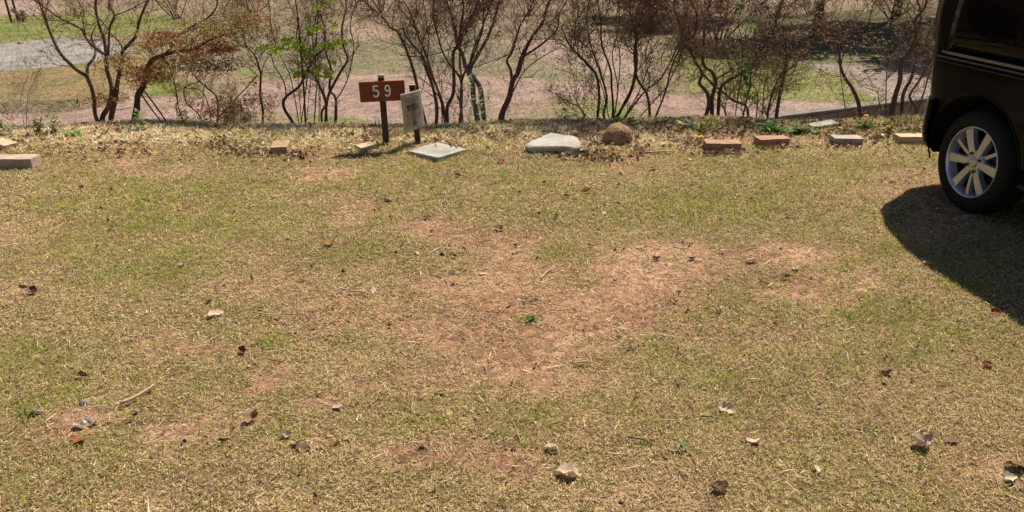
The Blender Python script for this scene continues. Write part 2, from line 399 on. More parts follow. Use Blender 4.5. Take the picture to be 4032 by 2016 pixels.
blades('grass', *A, 'short dry straw and green grass blades of the mown lawn in the foreground')
# long dead runners lying over the turf
n = 5200; y = rng.uniform(1.5, 6, n); x = rng.uniform(-.7, .7, n)*(y+.8)
kk = rng.random(n) < .35+.65*BARE(x, y); x = x[kk]; y = y[kk]; n = len(x)
blades('grass', x, y, Hgt(x, y)+rng.uniform(.004, .014, n), rng.uniform(.035, .085, n), rng.uniform(.0013, .0024, n)*(1+y*.12), rng.normal(.03, .08, n), rng.uniform(0, 6.28, n), STRAW[rng.integers(0, 7, n)]*rng.uniform(.7, 1.15, n)[:, None],
       'long dead straw runners lying across the lawn', curl=.08)
# low ground: sparse coarse grass
n = 90000
y = rng.uniform(6.9, 24, n)**1.0; x = rng.uniform(-.72, .72, n)*(y+1.5)
e_ = (zone('path', x, y, .22) | zone('gravel', x, y, .3) | zone('far_path', x, y, .3) | zone('path_r', x, y, .3))
gz = np.zeros(n)
for k, v in (('green_far', .9), ('green_a', 1), ('green_b', .8), ('green_c', .6), ('green_d', .7), ('green_r', .8), ('mid', .3), ('tan', .15)):
    gz = np.where(zone(k, x, y, .4), v, gz)
k = (~e_ | (rng.random(n) < .05)) & (rng.random(n) < .25+.75*gz) & (fbm(x, y, 2.5, 55) > .40)
x = x[k]; y = y[k]; gz = gz[k]; n = len(x)
isg = rng.random(n) < .15+.6*gz
c = np.where(isg[:, None], GRN[rng.integers(0, 3, n)]*.85, STRAW[rng.integers(0, 6, n)]*.75)
blades('grass', x, y, Hgt(x, y), rng.uniform(.03, .07, n), rng.uniform(.004, .009, n)*(1+y/20), np.where(isg, rng.uniform(.3, 1.2, n), rng.uniform(0, .7, n)), rng.uniform(0, 6.28, n), c,
       'patchy coarse grass on the lower ground beyond the shrubs')

# loose stones on the path and the gravel bed
n = 60000; y = rng.uniform(7.4, 15, n); x = rng.uniform(-.70, .70, n)*(y+1)
mA = zone('path', x, y, .3); mB = zone('gravel', x, y, .3); mC = zone('path_r', x, y, .3) | zone('far_path', x, y, .3)
kk = (mA | mB | mC | (rng.random(n) < .06)) & (y > y_edge(x)+1.2); x = x[kk]; y = y[kk]; mB = mB[kk]; n = len(x)
sz = rng.uniform(.006, .014, n)*(1+.5*(rng.random(n) < .05)); base_ = np.stack([x, y, Hgt(x, y)], -1)
tet = np.array([[1, 0, -.2], [-.5, .87, -.2], [-.5, -.87, -.2], [0, 0, .75]])
a = rng.uniform(0, 6.28, n); ca, sa = np.cos(a), np.sin(a)
V = np.stack([np.stack([t[0]*ca-t[1]*sa*.7, t[0]*sa+t[1]*ca*.7, np.full(n, t[2])*rng.uniform(.6, 1.3, n)], -1) for t in tet], 1)*sz[:, None, None] + base_[:, None]
T_ = np.arange(n)[:, None, None]*4 + np.array([[0, 1, 3], [1, 2, 3], [2, 0, 3]])[None]
cs = np.where(mB[:, None], np.array([.26, .24, .215]), np.array([.28, .20, .165]))*rng.choice([.65, .8, .9, 1., 1.25], n)[:, None]
M['stones'] = mat('loose_stones', (0, 0, 0), rough=.9, attr=True, spec=.3)
o = link('gravel', np_mesh('gravel', V.reshape(-1, 3), None, T_.reshape(-1, 3), np.repeat(cs, 4, 0)), M['stones'])
tag(o, 'loose gravel stones lying on the pink path and the grey gravel bed', 'gravel', None, 'stuff')

# ---------------------------------------------------------------- dry leaves
def leaf_mesh(seed, L=.055, Wd=.03, curl=.5, lobes=0, fold=.4):
    r = random.Random(seed); nu, nv = 9, 5; V = []; 
    for i in range(nu):
        t = i/(nu-1); w = Wd*math.sin(math.pi*min(.985, max(.03, t**.8)))**.8*(1+lobes*(.35*math.sin(t*19)))
        for j in range(nv):
            s = j/(nv-1)*2-1
            a = curl*(t-.5)*2
            z = L*.5*(1-math.cos(a))*1.2 + abs(s)*w*fold*.8 + r.uniform(-.0035, .0035)*L/.05 + .006
            V.append((L*(t-.5)*math.cos(a*.6) + r.uniform(-1, 1)*L*.03, s*w*.5*(1+.25*math.sin(t*11+seed)*(j in (0, 4))) + L*.12*math.sin(t*3+seed)*.5, z*.75))
    Q = [(i*nv+j, (i+1)*nv+j, (i+1)*nv+j+1, i*nv+j+1) for i in range(nu-1) for j in range(nv-1)]
    return np.array(V), np.array(Q)
LEAFC = {'brown': (.26, .15, .09), 'tan': (.56, .42, .29), 'dark': (.15, .085, .055), 'red': (.26, .075, .03), 'grey': (.38, .29, .23), 'rust': (.27, .12, .055), 'white': (.56, .47, .36)}
# leaf litter under the shrubs: one mass
mb = MB()
def litter(n, fx, fy, sz=(.03, .06), cols=('brown', 'tan', 'dark', 'brown', 'grey', 'rust')):
    for _ in range(n):
        x, y = fx(), fy()
        V, Q = leaf_mesh(rnd.randrange(99), rnd.uniform(*sz), rnd.uniform(.014, .028), rnd.uniform(.2, 1.3), 0, rnd.uniform(0, 1))
        m_ = np.array(Euler((rnd.gauss(0, .5), rnd.gauss(0, .5), rnd.uniform(0, 6.3))).to_matrix())
        c = np.array(LEAFC[rnd.choice(cols)])*rnd.uniform(.75, 1.3)
        mb.add(V@m_.T + np.array([x, y, float(Hgt(x, y))+rnd.uniform(.0, .018)]), Q, (), c)
litter(420, lambda: rnd.uniform(.6, 5), lambda: rnd.gauss(5.95, .22))
litter(650, lambda: rnd.uniform(-4.6, .9), lambda: rnd.gauss(5.9, .2), (.03, .06), ('tan', 'tan', 'white', 'brown', 'grey', 'rust'))
litter(520, lambda: rnd.uniform(-3.8, 3.8), lambda: rnd.uniform(1.6, 5.4), (.010, .024), ('brown', 'tan', 'rust', 'brown', 'grey', 'dark'))
litter(420, lambda: rnd.uniform(-4.2, .8), lambda: rnd.gauss(5.72, .18), (.03, .06), ('tan', 'white', 'tan', 'brown', 'grey'))
litter(1500, lambda: rnd.uniform(.4, 4.8), lambda: rnd.gauss(5.95, .2))
for cx, cy, sx, sy, k in ((950, 610, 90, 10, 70), (1180, 620, 60, 14, 60), (880, 585, 120, 14, 60), (2230, 618, 60, 10, 50), (2360, 620, 70, 18, 120), (2340, 570, 30, 18, 50), (2520, 590, 60, 16, 60), (2850, 610, 80, 8, 60),
                       (3050, 585, 60, 8, 45), (3320, 585, 60, 8, 40), (3440, 555, 30, 14, 50), (1560, 570, 60, 8, 30), (60, 570, 60, 20, 40), (2700, 570, 60, 16, 50), (1380, 560, 50, 16, 40), (400, 600, 200, 20, 60), (1960, 560, 120, 20, 60)):
    for _ in range(k):
        p = PZ(rnd.gauss(cx, sx*.7), rnd.gauss(cy, sy*.7)); litter(1, lambda: p.x, lambda: p.y, (.025, .055))
o = mb.build('leaf_litter', M['dryleaf']); tag(o, 'thick litter of small dry brown leaves along the foot of the shrubs', 'leaf litter', None, 'stuff')
# single leaves lying on the lawn (photo position, size, kind, label)
LV = [(975, 507, 1.1, 'dark', 'dark brown curled leaf casting a round shadow in front of the numbered sign'), (1077, 553, 1.1, 'rust', 'rusty leaf at the top of the bare patch in mid lawn'),
 (1253, 580, 1.3, 'brown', 'brown upright leaf on the bare patch right of the rusty one'), (830, 618, 1.7, 'rust', 'long rust brown leaf lying flat left of the bare patches'),
 (1140, 643, 1, 'dark', 'small dark crumpled leaf below the brown upright leaf'), (1152, 445, 1, 'brown', None), (1087, 477, .8, 'brown', None), (1262, 411, 1.1, 'red', 'bright red brown leaf on the lawn between slab and big flat stone'),
 (1290, 411, .9, 'tan', 'tan curled leaf just right of the bright red brown leaf'), (1425, 497, .9, 'brown', None), (1475, 483, 1.4, 'rust', None), (1650, 497, 1.2, 'rust', 'rusty leaf on green grass above the bare earth right of centre'), (1640, 430, 1.1, 'rust', None),
 (1610, 625, .9, 'tan', None), (1650, 655, 1., 'dark', 'dark leaf edge on the reddish bare earth right of centre'), (1520, 540, .9, 'tan', None), (1280, 466, .8, 'tan', None), (1485, 437, .8, 'white', None), (1870, 433, 1., 'tan', None), (1845, 500, .8, 'tan', None),
 (1930, 548, .7, 'grey', None), (1748, 463, .8, 'dark', None), (455, 672, .8, 'grey', None), (90, 738, 1.2, 'dark', 'dark curled leaf at the left edge of the lawn'), (58, 722, 1., 'brown', 'flat brown leaf beside the dark curled leaf at far left'),
 (543, 797, 1.25, 'tan', 'pale tan rolled leaf lying alone on the left lawn'), (527, 764, .8, 'dark', 'small dark leaf just behind the pale tan rolled leaf'), (615, 888, .9, 'dark', 'blackish leaf scrap beside the green patch on the left lawn'),
 (95, 1040, 1., 'grey', 'grey crumpled leaf left of the bare sandy hole'), (202, 1075, .95, 'grey', 'grey leaf in the bare sandy hole at lower left'), (195, 1113, 1., 'red', 'flat orange red leaf below the bare sandy hole'),
 (635, 1058, 1.2, 'brown', 'brown folded leaf above the dark leaf pair at lower left'), (565, 1107, .8, 'brown', None), (765, 1131, 1., 'dark', 'dark oval leaf of the pair at lower left'), (742, 1125, .9, 'grey', 'grey standing leaf of the pair at lower left'),
 (722, 1098, .8, 'grey', None), (1425, 1200, 1.5, 'tan', 'large pale pointed leaf standing up near the bottom centre'), (1828, 1035, 1.1, 'tan', 'tan narrow leaf on its edge at lower right of centre'), (1893, 1117, 1., 'tan', None),
 (2320, 1122, 1.5, 'grey', 'grey purple crumpled leaf at lower right'), (2393, 1113, .8, 'dark', 'small dark leaf right of the grey purple crumpled one'), (2480, 922, .9, 'red', 'dark reddish leaf near the right edge below the shadow'), (2230, 945, .9, 'dark', None),
 (2055, 1185, .8, 'tan', None), (2562, 1180, 1.6, 'dark', 'black rotten leaf clump in the lower right corner'), (2535, 1207, 1., 'white', 'whitish leaf in the lower right corner'), (2000, 680, .9, 'tan', None), (1975, 702, 1., 'brown', None), (1888, 662, 1., 'tan', None),
 (2332, 667, .9, 'tan', 'pale leaf just inside the van shadow edge'), (2470, 650, .8, 'grey', 'grey leaf deep inside the van shadow'), (2500, 790, .9, 'red', 'reddish leaf at the van shadow edge near the right side'), (1135, 690, .9, 'tan', None), (1215, 690, .8, 'tan', None), (205, 475, .9, 'dark', None),
 (320, 468, .9, 'tan', None), (1385, 1135, .9, 'tan', None), (210, 950, .9, 'brown', None), (1680, 388, 1.1, 'tan', None), (1735, 405, 1.2, 'tan', None), (2245, 460, 1.1, 'dark', None), (640, 410, .9, 'brown', None), (1810, 1235, 1.2, 'dark', 'dark curled leaf near the bottom right of centre'),
 (940, 735, .8, 'tan', None), (1105, 995, .7, 'brown', None), (850, 1030, .8, 'tan', None), (1740, 655, .8, 'dark', None), (1050, 640, .7, 'tan', None)]
lmesh = {}
for i, (px, py, s, kc, lab) in enumerate(LV):
    key = (kc, i % 4)
    if key not in lmesh:
        V, Q = leaf_mesh(100+i, .05, .030, .3+.35*(i % 4), 0, .2+.3*(i % 3))
        lmesh[key] = np_mesh('fallen_leaf', V, Q, None, np.tile(LEAFC[kc], (len(V), 1)), True); lmesh[key].materials.append(M['dryleaf'])
    p = PGd(px*1.5652, py*1.5652); o = bpy.data.objects.new('fallen_leaf', lmesh[key]); COL.objects.link(o)
    o.location = (p.x, p.y, float(Hgt(p.x, p.y))+.003)
    o.rotation_euler = (rnd.uniform(-.1, .55), rnd.uniform(-.25, .25), rnd.uniform(-.5, .5)+(0 if i % 2 else 3))
    o.scale = (s*rnd.uniform(.9, 1.1),)*3
    if lab is None: lab = 'small dry %s leaf lying alone on the lawn' % {'brown': 'brown', 'tan': 'tan', 'dark': 'dark', 'red': 'red', 'grey': 'grey', 'rust': 'rust brown', 'white': 'whitish'}[kc]
    tag(o, lab, 'leaf', 'dry leaves scattered on the lawn' if not lab.startswith('small dry') else lab.replace('small dry', 'dry').replace('leaf lying alone', 'leaves lying'))

# sticks and straws on the ground
def stick(px0, py0, px1, py1, r, m, label, name='stick', bend=.01):
    a = PGd(px0, py0); b = PGd(px1, py1); mb = MB(); n = 7; pts = []
    off = Vector((-(b-a).y, (b-a).x, 0)).normalized()
    for i in range(n):
        t = i/(n-1); p = a.lerp(b, t) + off*(math.sin(t*math.pi)*bend + rnd.uniform(-.002, .002)); p.z = float(Hgt(p.x, p.y)) + .012 + r
        pts.append(p)
    tube(mb, pts, [r*(1-.4*i/(n-1)) for i in range(n)], 6, bumpy=.1)
    o = mb.build(name, m, origin=a); o.location = a; tag(o, label, 'stick', 'sticks lying on the lawn')
M['stick'] = mat('weathered_stick', (.42, .31, .19), rough=.85, var=.3, vscale=40)
M['stick_dark'] = mat('dark_stick', (.12, .075, .05), rough=.85, var=.3, vscale=40)
stick(480, 1606, 608, 1532, .006, M['stick'], 'long pale stick lying at an angle on the lower left lawn', bend=-.008)
stick(2540, 612, 2655, 607, .008, M['stick'], 'pale stick lying in front of the brown round boulder')
stick(2765, 612, 2915, 616, .007, M['stick_dark'], 'dark stick lying in front of the leftmost right hand brick', bend=.004)
stick(3085, 588, 3160, 580, .005, M['stick'], 'pale bent twig in front of the second right hand brick')
stick(3125, 590, 3195, 586, .004, M['stick'], 'thin pale twig tip right of the bent twig by the bricks')
stick(1375, 1158, 1465, 1172, .004, M['stick'], 'pale straw twig in the middle of the lawn left of the bare earth')
stick(2255, 1445, 2345, 1443, .003, M['stick'], 'thin pale straw at the right end of the lower centre bare patch', bend=.012)
stick(2130, 1110, 2180, 1062, .003, M['stick'], 'thin pale straw pointing away on the bare earth in mid lawn')
stick(2760, 1655, 2830, 1668, .003, M['stick_dark'], 'thin dark twig on the green lower right lawn')
stick(2470, 1738, 2570, 1765, .003, M['stick_dark'], 'thin reddish twig on the lawn near the bottom right of centre')
stick(3440, 900, 3462, 918, .004, M['stick'], 'short pale twig touching the rounded tip of the van shadow')
stick(3600, 640, 3700, 656, .003, M['stick'], 'fine pale twigs in front of the rightmost brick', bend=.02)
stick(2200, 1840, 2206, 1822, .002, M['stick_dark'], 'tiny dark twig near the large pale pointed leaf')
stick(1000, 1240, 1180, 1258, .0025, M['stick'], 'long thin straw on the lawn left of centre', bend=-.01)

# ---------------------------------------------------------------- shrubs
def shrub(name, label, cat, stems, Y, barkm, twigm=None, buds=None, dens=1., grp='bare shrubs in a row along the lawn edge', up=.55, tl=.34, topgrow=.4, budsz=.007, budn=1.0, lv=3, tr=.0026, seed=0):
    """stems: (points in the photo, base radius, end radius, depth offset, continue above the frame?)"""
    Y += .30
    rr = random.Random(seed*77+5); nr = np.random.default_rng(seed+9)
    b0 = PY(*stems[0][0][0], Y + stems[0][3]); z0 = float(Hgt(b0.x, b0.y)); base = Vector((b0.x, b0.y, z0))
    root = empty(name, base, 0, label, cat, grp)
    tw = MB(); bl = MB(); bv = []; 
    def leafat(p, d):
        if not buds or rr.random() > budn: return
        for _ in range(rr.choice((1, 2, 2, 3))):
            s = budsz*rr.uniform(.6, 1.4); a = Vector((rr.gauss(0, 1), rr.gauss(0, 1), rr.gauss(.4, .8))).normalized()
            b = a.cross(Vector((rr.gauss(0, 1), rr.gauss(0, 1), rr.gauss(0, 1)))).normalized()
            q = p + Vector((rr.gauss(0, .6), rr.gauss(0, .6), rr.gauss(0, .6)))*budsz*1.2
            bl.add([q, q+a*s+b*s*.45, q+a*s*2, q+a*s-b*s*.45], [(0, 1, 2, 3)], (), np.array(rr.choice(buds))*rr.uniform(.75, 1.25))
    def grow(p, d, L, r, lev):
        n = 4; pts = [p.copy()]; q = p.copy(); dd = d.copy()
        for i in range(n):
            dd = (dd + Vector((rr.gauss(0, .2), rr.gauss(0, .2), rr.gauss(.06, .15)))).normalized()
            q = q + dd*L/n; pts.append(q.copy())
        tube(tw, pts, [r*(1-.65*i/n) for i in range(n+1)], 3 if r < .003 else 5, cap=False)
        if lev > 0:
            m = max(2, int(rr.uniform(4.2, 6.8)*min(1.1, dens**.5)))
            for k in range(m):
                t = rr.uniform(.25, 1.); i = min(n-1, int(t*n)); f = t*n-i; s = pts[i].lerp(pts[i+1], f)
                ax = (pts[i+1]-pts[i]).normalized(); side = ax.cross(Vector((rr.gauss(0, 1), rr.gauss(0, 1), rr.gauss(0, 1)))).normalized()
                nd = (ax*.7 + side*rr.uniform(.5, 1.1) + Vector((0, 0, .2*up))).normalized()
                grow(s, nd, L*rr.uniform(.45, .75), max(.0010, r*.62), lev-1)
        else:
            leafat(pts[-1], dd); 
            if rr.random() < .5: leafat(pts[2], dd)
    for si, st in enumerate(stems):
        pp, r0, r1, dy = st[:4]; r0 = r0 + max(0, r0-.006)*1.1; r1 = r1*1.25; top = st[4] if len(st) > 4 else (pp[-1][1] < 30)
        tw_d = st[5] if len(st) > 5 else 1.
        yy = Y+dy; w = rr.uniform(-.25, .25); npt = len(pp)
        P = [PY(x_, y_, yy + w*i/max(1, npt-1) + rr.gauss(0, .012)) for i, (x_, y_) in enumerate(pp)]
        ground_base = pp[0][1] > 440
        if ground_base:
            z = float(Hgt(P[0].x, P[0].y)); P[0].z = min(P[0].z, z+.02); P = [P[0] + Vector((0, 0, -.10))] + P
        traced = len(P)
        if top:
            d = (P[-1]-P[-2]).normalized(); d = (d + Vector((0, 0, .6))).normalized()
            for k in range(3): d = (d+Vector((rr.gauss(0, .15), rr.gauss(0, .15), .1))).normalized(); P.append(P[-1] + d*topgrow/3)
        S = smooth_path(P, 4); n = len(S)
        rad = [r0 + (r1-r0)*min(1, i/((traced-1)*4)) if i <= (traced-1)*4 else r1*(1-.75*(i-(traced-1)*4)/(n-(traced-1)*4)) for i in range(n)]
        if ground_base: rad = [r*(1+.35*max(0, 1-i/5)) for i, r in enumerate(rad)]
        mb = MB(); tube(mb, S, rad, 8 if r0 > .006 else 5, bumpy=.06)
        mb.build('stem', barkm, root, origin=base)
        # side branches
        L_ = sum((S[i+1]-S[i]).length for i in range(n-1)); m = int(L_*17*dens*tw_d)
        for k in range(m):
            t = rr.uniform(.28 if ground_base else .1, 1)**.8; i = min(n-2, int(t*(n-1)))
            if S[i].z > 1.0 and rr.random() < .9: continue
            ax = (S[i+1]-S[i]).normalized(); side = ax.cross(Vector((rr.gauss(0, 1), rr.gauss(0, 1), rr.gauss(0, 1)))).normalized()
            nd = (ax*.5 + side*.8 + Vector((0, 0, up*.5))).normalized()
            lev = min(lv-1, 2 if t > .45 else 1)
            grow(S[i], nd, tl*rr.uniform(.5, 1.1)*(.6+.5*t), min(rad[i]*.6, tr*rr.uniform(.8, 1.5)), lev)
    o = tw.build('twigs', twigm or M['twig'], root, origin=base)
    if bl.V: bl.build('buds', M['leafcol'], root, origin=base, smooth=False)
    return root, base
def C(ox, pts, s=1/1.84): return [(ox+x*s, y*s) for x, y in pts]
PINK = [(.42, .20, .15), (.50, .32, .20), (.30, .14, .09), (.36, .28, .12)]
RUST = [(.40, .16, .07), (.50, .28, .12), (.32, .28, .08), (.65, .50, .28), (.28, .12, .06), (.46, .40, .14)]
DARKB = [(.08, .06, .03), (.16, .13, .05), (.10, .06, .035), (.22, .18, .06)]
OLIVE = [(.24, .23, .08), (.16, .12, .05), (.34, .30, .12), (.14, .08, .04)]
BEIGE = [(.50, .36, .24), (.42, .26, .18), (.30, .17, .11), (.28, .25, .12)]

shrub('shrub', 'tall many stemmed bare shrub with thick dark trunks, leftmost in row', 'shrub', [
 (C(0, [(740, 960), (690, 830), (680, 700), (630, 560), (560, 510), (440, 390), (370, 250), (330, 140), (300, 60), (270, -30)]), .0125, .006, 0),
 (C(0, [(770, 960), (740, 860), (790, 760), (810, 640), (775, 500), (770, 400), (755, 290), (715, 170), (690, 40), (700, -30)]), .015, .007, .03),
 (C(0, [(825, 960), (805, 860), (835, 720), (850, 600), (880, 470), (890, 370), (980, 270), (1010, 150), (1050, 50), (1090, -30)]), .016, .006, .08),
 (C(0, [(770, 400), (690, 350), (620, 270), (590, 210), (470, 150), (380, 95), (260, 10), (200, -30)]), .009, .004, .03),
 (C(0, [(620, 250), (600, 150), (605, 70), (550, -20)]), .006, .004, .03),
 (C(0, [(890, 370), (870, 310), (810, 250), (760, 180), (700, 110)]), .007, .003, .06),
 (C(0, [(785, 400), (795, 200), (830, 110), (790, 40), (800, -30)]), .0075, .004, .06),
 (C(0, [(830, 115), (940, 70), (1050, 10), (1100, -30)]), .005, .003, .06),
 (C(0, [(740, 290), (600, 290), (470, 262)]), .003, .0015, .02), (C(0, [(730, 360), (650, 330), (560, 320)]), .003, .0015, 0.),
 (C(0, [(700, 160), (640, 180), (560, 150), (470, 150)]), .004, .002, .05)], 6.15, M['bark'], buds=PINK, seed=1, dens=.75, budn=.7)
shrub('dead_branch', 'pale grey dead stub forking from the left stem of the leftmost shrub', 'branch', [
 (C(0, [(632, 560), (635, 480), (680, 420), (690, 350), (660, 270), (700, 180)]), .010, .003, 0), (C(0, [(640, 490), (615, 478)]), .005, .003, 0)], 6.13, M['bark_grey'], buds=None, seed=30, dens=.15, grp='dead stubs on shrubs')

# azalea with rusty foliage: pads of small leaves
def pads(root, base, pp, Y, seed, cols, sz=.0105, name='foliage'):
    rr = random.Random(seed); mb = MB(); Y += .30
    for (px, py, rx, ry, n, ci) in pp:
        c0 = PY(px, py, Y); k = Y/F*1.02
        for _ in range(int(n*1.7)):
            a = rr.uniform(0, 6.28); rad = rr.random()**.6*1.1
            p = c0 + Vector((math.cos(a)*rad*rx*k, rr.gauss(0, .10), math.sin(a)*rad*ry*k + rr.gauss(0, .006)))
            cc = np.array(rr.choice(cols[ci]))*rr.uniform(.7, 1.3)
            for _ in range(rr.choice((2, 3, 4))):
                s = sz*rr.uniform(.6, 1.3); d = Vector((rr.gauss(0, 1), rr.gauss(0, 1), rr.gauss(.5, .7))).normalized()
                b = d.cross(Vector((rr.gauss(0, 1), rr.gauss(0, 1), rr.gauss(0, 1)))).normalized()
                mb.add([p, p+d*s+b*s*.35, p+d*s*2, p+d*s-b*s*.35], [(0, 1, 2, 3)], (), cc*rr.uniform(.8, 1.2))
    mb.build(name, M['leafcol'], root, origin=base, smooth=False)
cR = [RUST, [(.34, .10, .04), (.42, .18, .07), (.20, .07, .04), (.5, .25, .12)], [(.30, .28, .08), (.42, .36, .14), (.22, .18, .06), (.48, .30, .14)], DARKB]
root, base = shrub('azalea', 'azalea with one thick leaning trunk and spreading rusty red and olive leaves', 'shrub', [
 (C(0, [(960, 945), (990, 790), (1000, 690), (1050, 600), (1090, 450), (1180, 400), (1280, 372), (1400, 360), (1500, 300), (1620, 250)]), .018, .006, 0, False),
 (C(600, [(0, 425), (90, 400), (200, 250), (330, 175), (400, 130), (460, 60), (470, -30)]), .010, .004, .05),
 (C(600, [(100, 400), (220, 350), (300, 300), (370, 200), (520, 150), (700, 120), (850, 120)]), .006, .002, .1, False),
 (C(600, [(250, 230), (330, 200), (500, 140), (640, 100)]), .005, .002, -.05, False),
 (C(0, [(950, 780), (850, 795), (760, 760), (700, 700)]), .003, .0015, -.05, False, .5)], 6.2, M['bark_dark'], buds=RUST, seed=2, dens=.8, up=.3, budn=1, lv=3, grp='leafy azaleas in the row along the lawn edge')
pads(root, base, [(470, 240, 40, 18, 70, 2), (500, 265, 50, 22, 100, 0), (560, 285, 60, 26, 170, 1), (600, 300, 60, 26, 150, 0), (640, 275, 60, 24, 120, 2), (640, 150, 55, 26, 190, 1), (700, 165, 50, 22, 130, 0), (590, 140, 40, 22, 90, 0), (580, 185, 40, 18, 90, 2),
                  (790, 110, 60, 30, 110, 2), (830, 145, 55, 24, 120, 0), (870, 120, 50, 28, 110, 2), (830, 190, 80, 22, 240, 1), (890, 195, 50, 20, 150, 1), (760, 215, 70, 22, 140, 0),
                  (700, 245, 80, 25, 150, 2), (780, 260, 70, 25, 130, 2), (860, 265, 55, 24, 110, 3), (910, 255, 40, 25, 80, 3), (960, 95, 60, 40, 140, 0), (990, 75, 50, 20, 90, 1), (930, 60, 60, 30, 80, 2), (1030, 110, 50, 30, 80, 2),
                  (620, 310, 70, 12, 90, 1), (560, 325, 40, 14, 50, 1), (385, 385, 25, 10, 30, 1), (440, 400, 40, 9, 40, 1), (430, 235, 30, 14, 40, 0), (760, 90, 80, 14, 60, 2)], 6.15, 12, cR)
shrub('shrub', 'low wiry azalea with twisting stems right of the rusty leaved azalea', 'shrub', [
 (C(600, [(375, 925), (330, 820), (250, 750), (230, 640), (300, 600)]), .0065, .003, 0, False), (C(600, [(470, 945), (470, 720), (400, 640), (330, 580), (270, 500)]), .008, .003, .05, False),
 (C(600, [(420, 835), (400, 740), (340, 650), (235, 635), (180, 600)]), .005, .003, 0, False), (C(600, [(225, 880), (185, 760), (165, 620), (120, 480), (60, 400)]), .006, .003, .1, False),
 (C(600, [(188, 920), (175, 800), (185, 690)]), .003, .002, .1, False), (C(600, [(365, 780), (370, 650), (390, 590)]), .004, .002, .05, False),
 (C(600, [(480, 800), (510, 720), (550, 600)]), .003, .002, .05, False)], 6.22, M['bark_dark'], buds=RUST, seed=3, dens=.7, tl=.2, budn=.8, grp='leafy azaleas in the row along the lawn edge')
root, base = shrub('azalea', 'small knee high azalea with dark red leaves and a few pink flowers', 'shrub', [
 (C(600, [(655, 935), (640, 840), (640, 710)]), .004, .002, 0, False), (C(600, [(605, 940), (600, 870), (540, 800)]), .003, .0015, 0, False), (C(600, [(780, 935), (850, 880), (860, 830)]), .003, .0015, 0, False),
 (C(600, [(600, 900), (560, 850), (500, 850)]), .003, .0015, .05, False), (C(600, [(780, 860), (700, 850), (620, 880)]), .003, .0015, .05, False)], 6.15, M['bark_dark'], buds=RUST+DARKB, seed=4, dens=1.3, tl=.16, grp='leafy azaleas in the row along the lawn edge')
pads(root, base, [(900, 400, 60, 30, 70, 0), (960, 380, 70, 30, 60, 2), (1010, 400, 60, 30, 50, 3), (860, 440, 50, 25, 60, 1), (940, 450, 60, 25, 60, 0), (1030, 460, 60, 25, 60, 2), (780, 420, 50, 25, 40, 1), (1000, 320, 30, 12, 25, 1), (810, 450, 40, 15, 40, 1)], 6.15, 13, cR)
mb = MB()
for px, py in ((1007, 325), (1065, 414), (940, 464), (843, 436), (703, 130)):
    p = PY(px, py, 6.42)
    for k in range(5):
        a = k*1.257; d = Vector((math.cos(a), -.5, math.sin(a)))*.008; e = Vector((-math.sin(a), 0, math.cos(a)))*.005
        mb.add([p, p+d+e, p+d*1.8, p+d-e], [(0, 1, 2, 3)], (), (.75, .12, .13))
mb.build('flower', M['leafcol'], root, origin=base, smooth=False)
shrub('shrub', 'slim single stemmed dark shrub leaning left, next to the small red leaved azalea', 'shrub', [
 (C(600, [(795, 940), (800, 800), (780, 680), (785, 540), (760, 450), (735, 390), (680, 330), (665, 270), (640, 200)]), .009, .003, 0, False),
 (C(600, [(790, 530), (810, 460), (850, 400), (900, 330)]), .005, .002, .02, False), (C(600, [(735, 390), (752, 340), (700, 250), (690, 180)]), .003, .002, .02, False)], 6.2, M['bark_dark'], buds=OLIVE, seed=5, dens=1.0, tl=.25, budn=.8)
shrub('shrub', 'tall shrub of many thin upright stems just left of the numbered sign', 'shrub', [
 (C(600, [(1050, 940), (1000, 860), (950, 770), (970, 700), (1060, 630), (1100, 560), (1150, 460), (1190, 400), (1250, 350)]), .011, .004, 0, False),
 (C(600, [(970, 700), (960, 620), (930, 550), (880, 470), (860, 390)]), .006, .003, 0, False),
 (C(600, [(1070, 935), (1040, 760), (1000, 560), (950, 450), (910, 370), (860, 200), (850, 60), (830, -20)]), .005, .003, .1),
 (C(600, [(1080, 935), (1062, 640), (1050, 400)]), .004, .002, .12, False),
 (C(600, [(1165, 930), (1185, 700), (1192, 600), (1178, 430), (1160, 250), (1200, 60), (1210, -20)]), .006, .003, .05),
 (C(600, [(1200, 925), (1207, 600), (1180, 300), (1120, 100)]), .005, .002, .1, False),
 (C(600, [(1235, 930), (1225, 820), (1258, 740), (1205, 600), (1150, 500)]), .009, .004, 0, False),
 (C(1200, [(160, 925), (155, 780), (180, 670), (260, 520), (310, 430), (280, 330), (270, 200), (300, 60), (290, -20)]), .010, .004, .05),
 (C(1200, [(215, 925), (225, 720), (180, 650), (190, 500), (150, 370), (140, 200), (100, 60), (90, -20)]), .010, .004, .1),
 (C(1200, [(225, 730), (300, 600), (340, 450), (355, 330), (330, 200), (345, 100), (370, 0)]), .005, .003, .1),
 (C(1200, [(130, 925), (150, 760), (90, 600), (0, 450), (-60, 300), (-40, 120)]), .007, .003, .15, False),
 (C(1200, [(-60, 880), (30, 500), (80, 300), (100, 60), (130, -20)]), .005, .003, .2)], 6.2, M['bark_dark'], buds=OLIVE, seed=6, dens=.8, tl=.3, budn=.8)
shrub('sapling', 'straight reddish brown young stem standing in front of the thin stemmed shrub', 'sapling', [
 (C(600, [(1112, 955), (1100, 700), (1085, 500), (1070, 300), (1050, 100), (1035, -30)]), .0075, .004, 0)], 6.02, M['bark_red'], buds=OLIVE, seed=7, dens=.3, grp='young saplings')
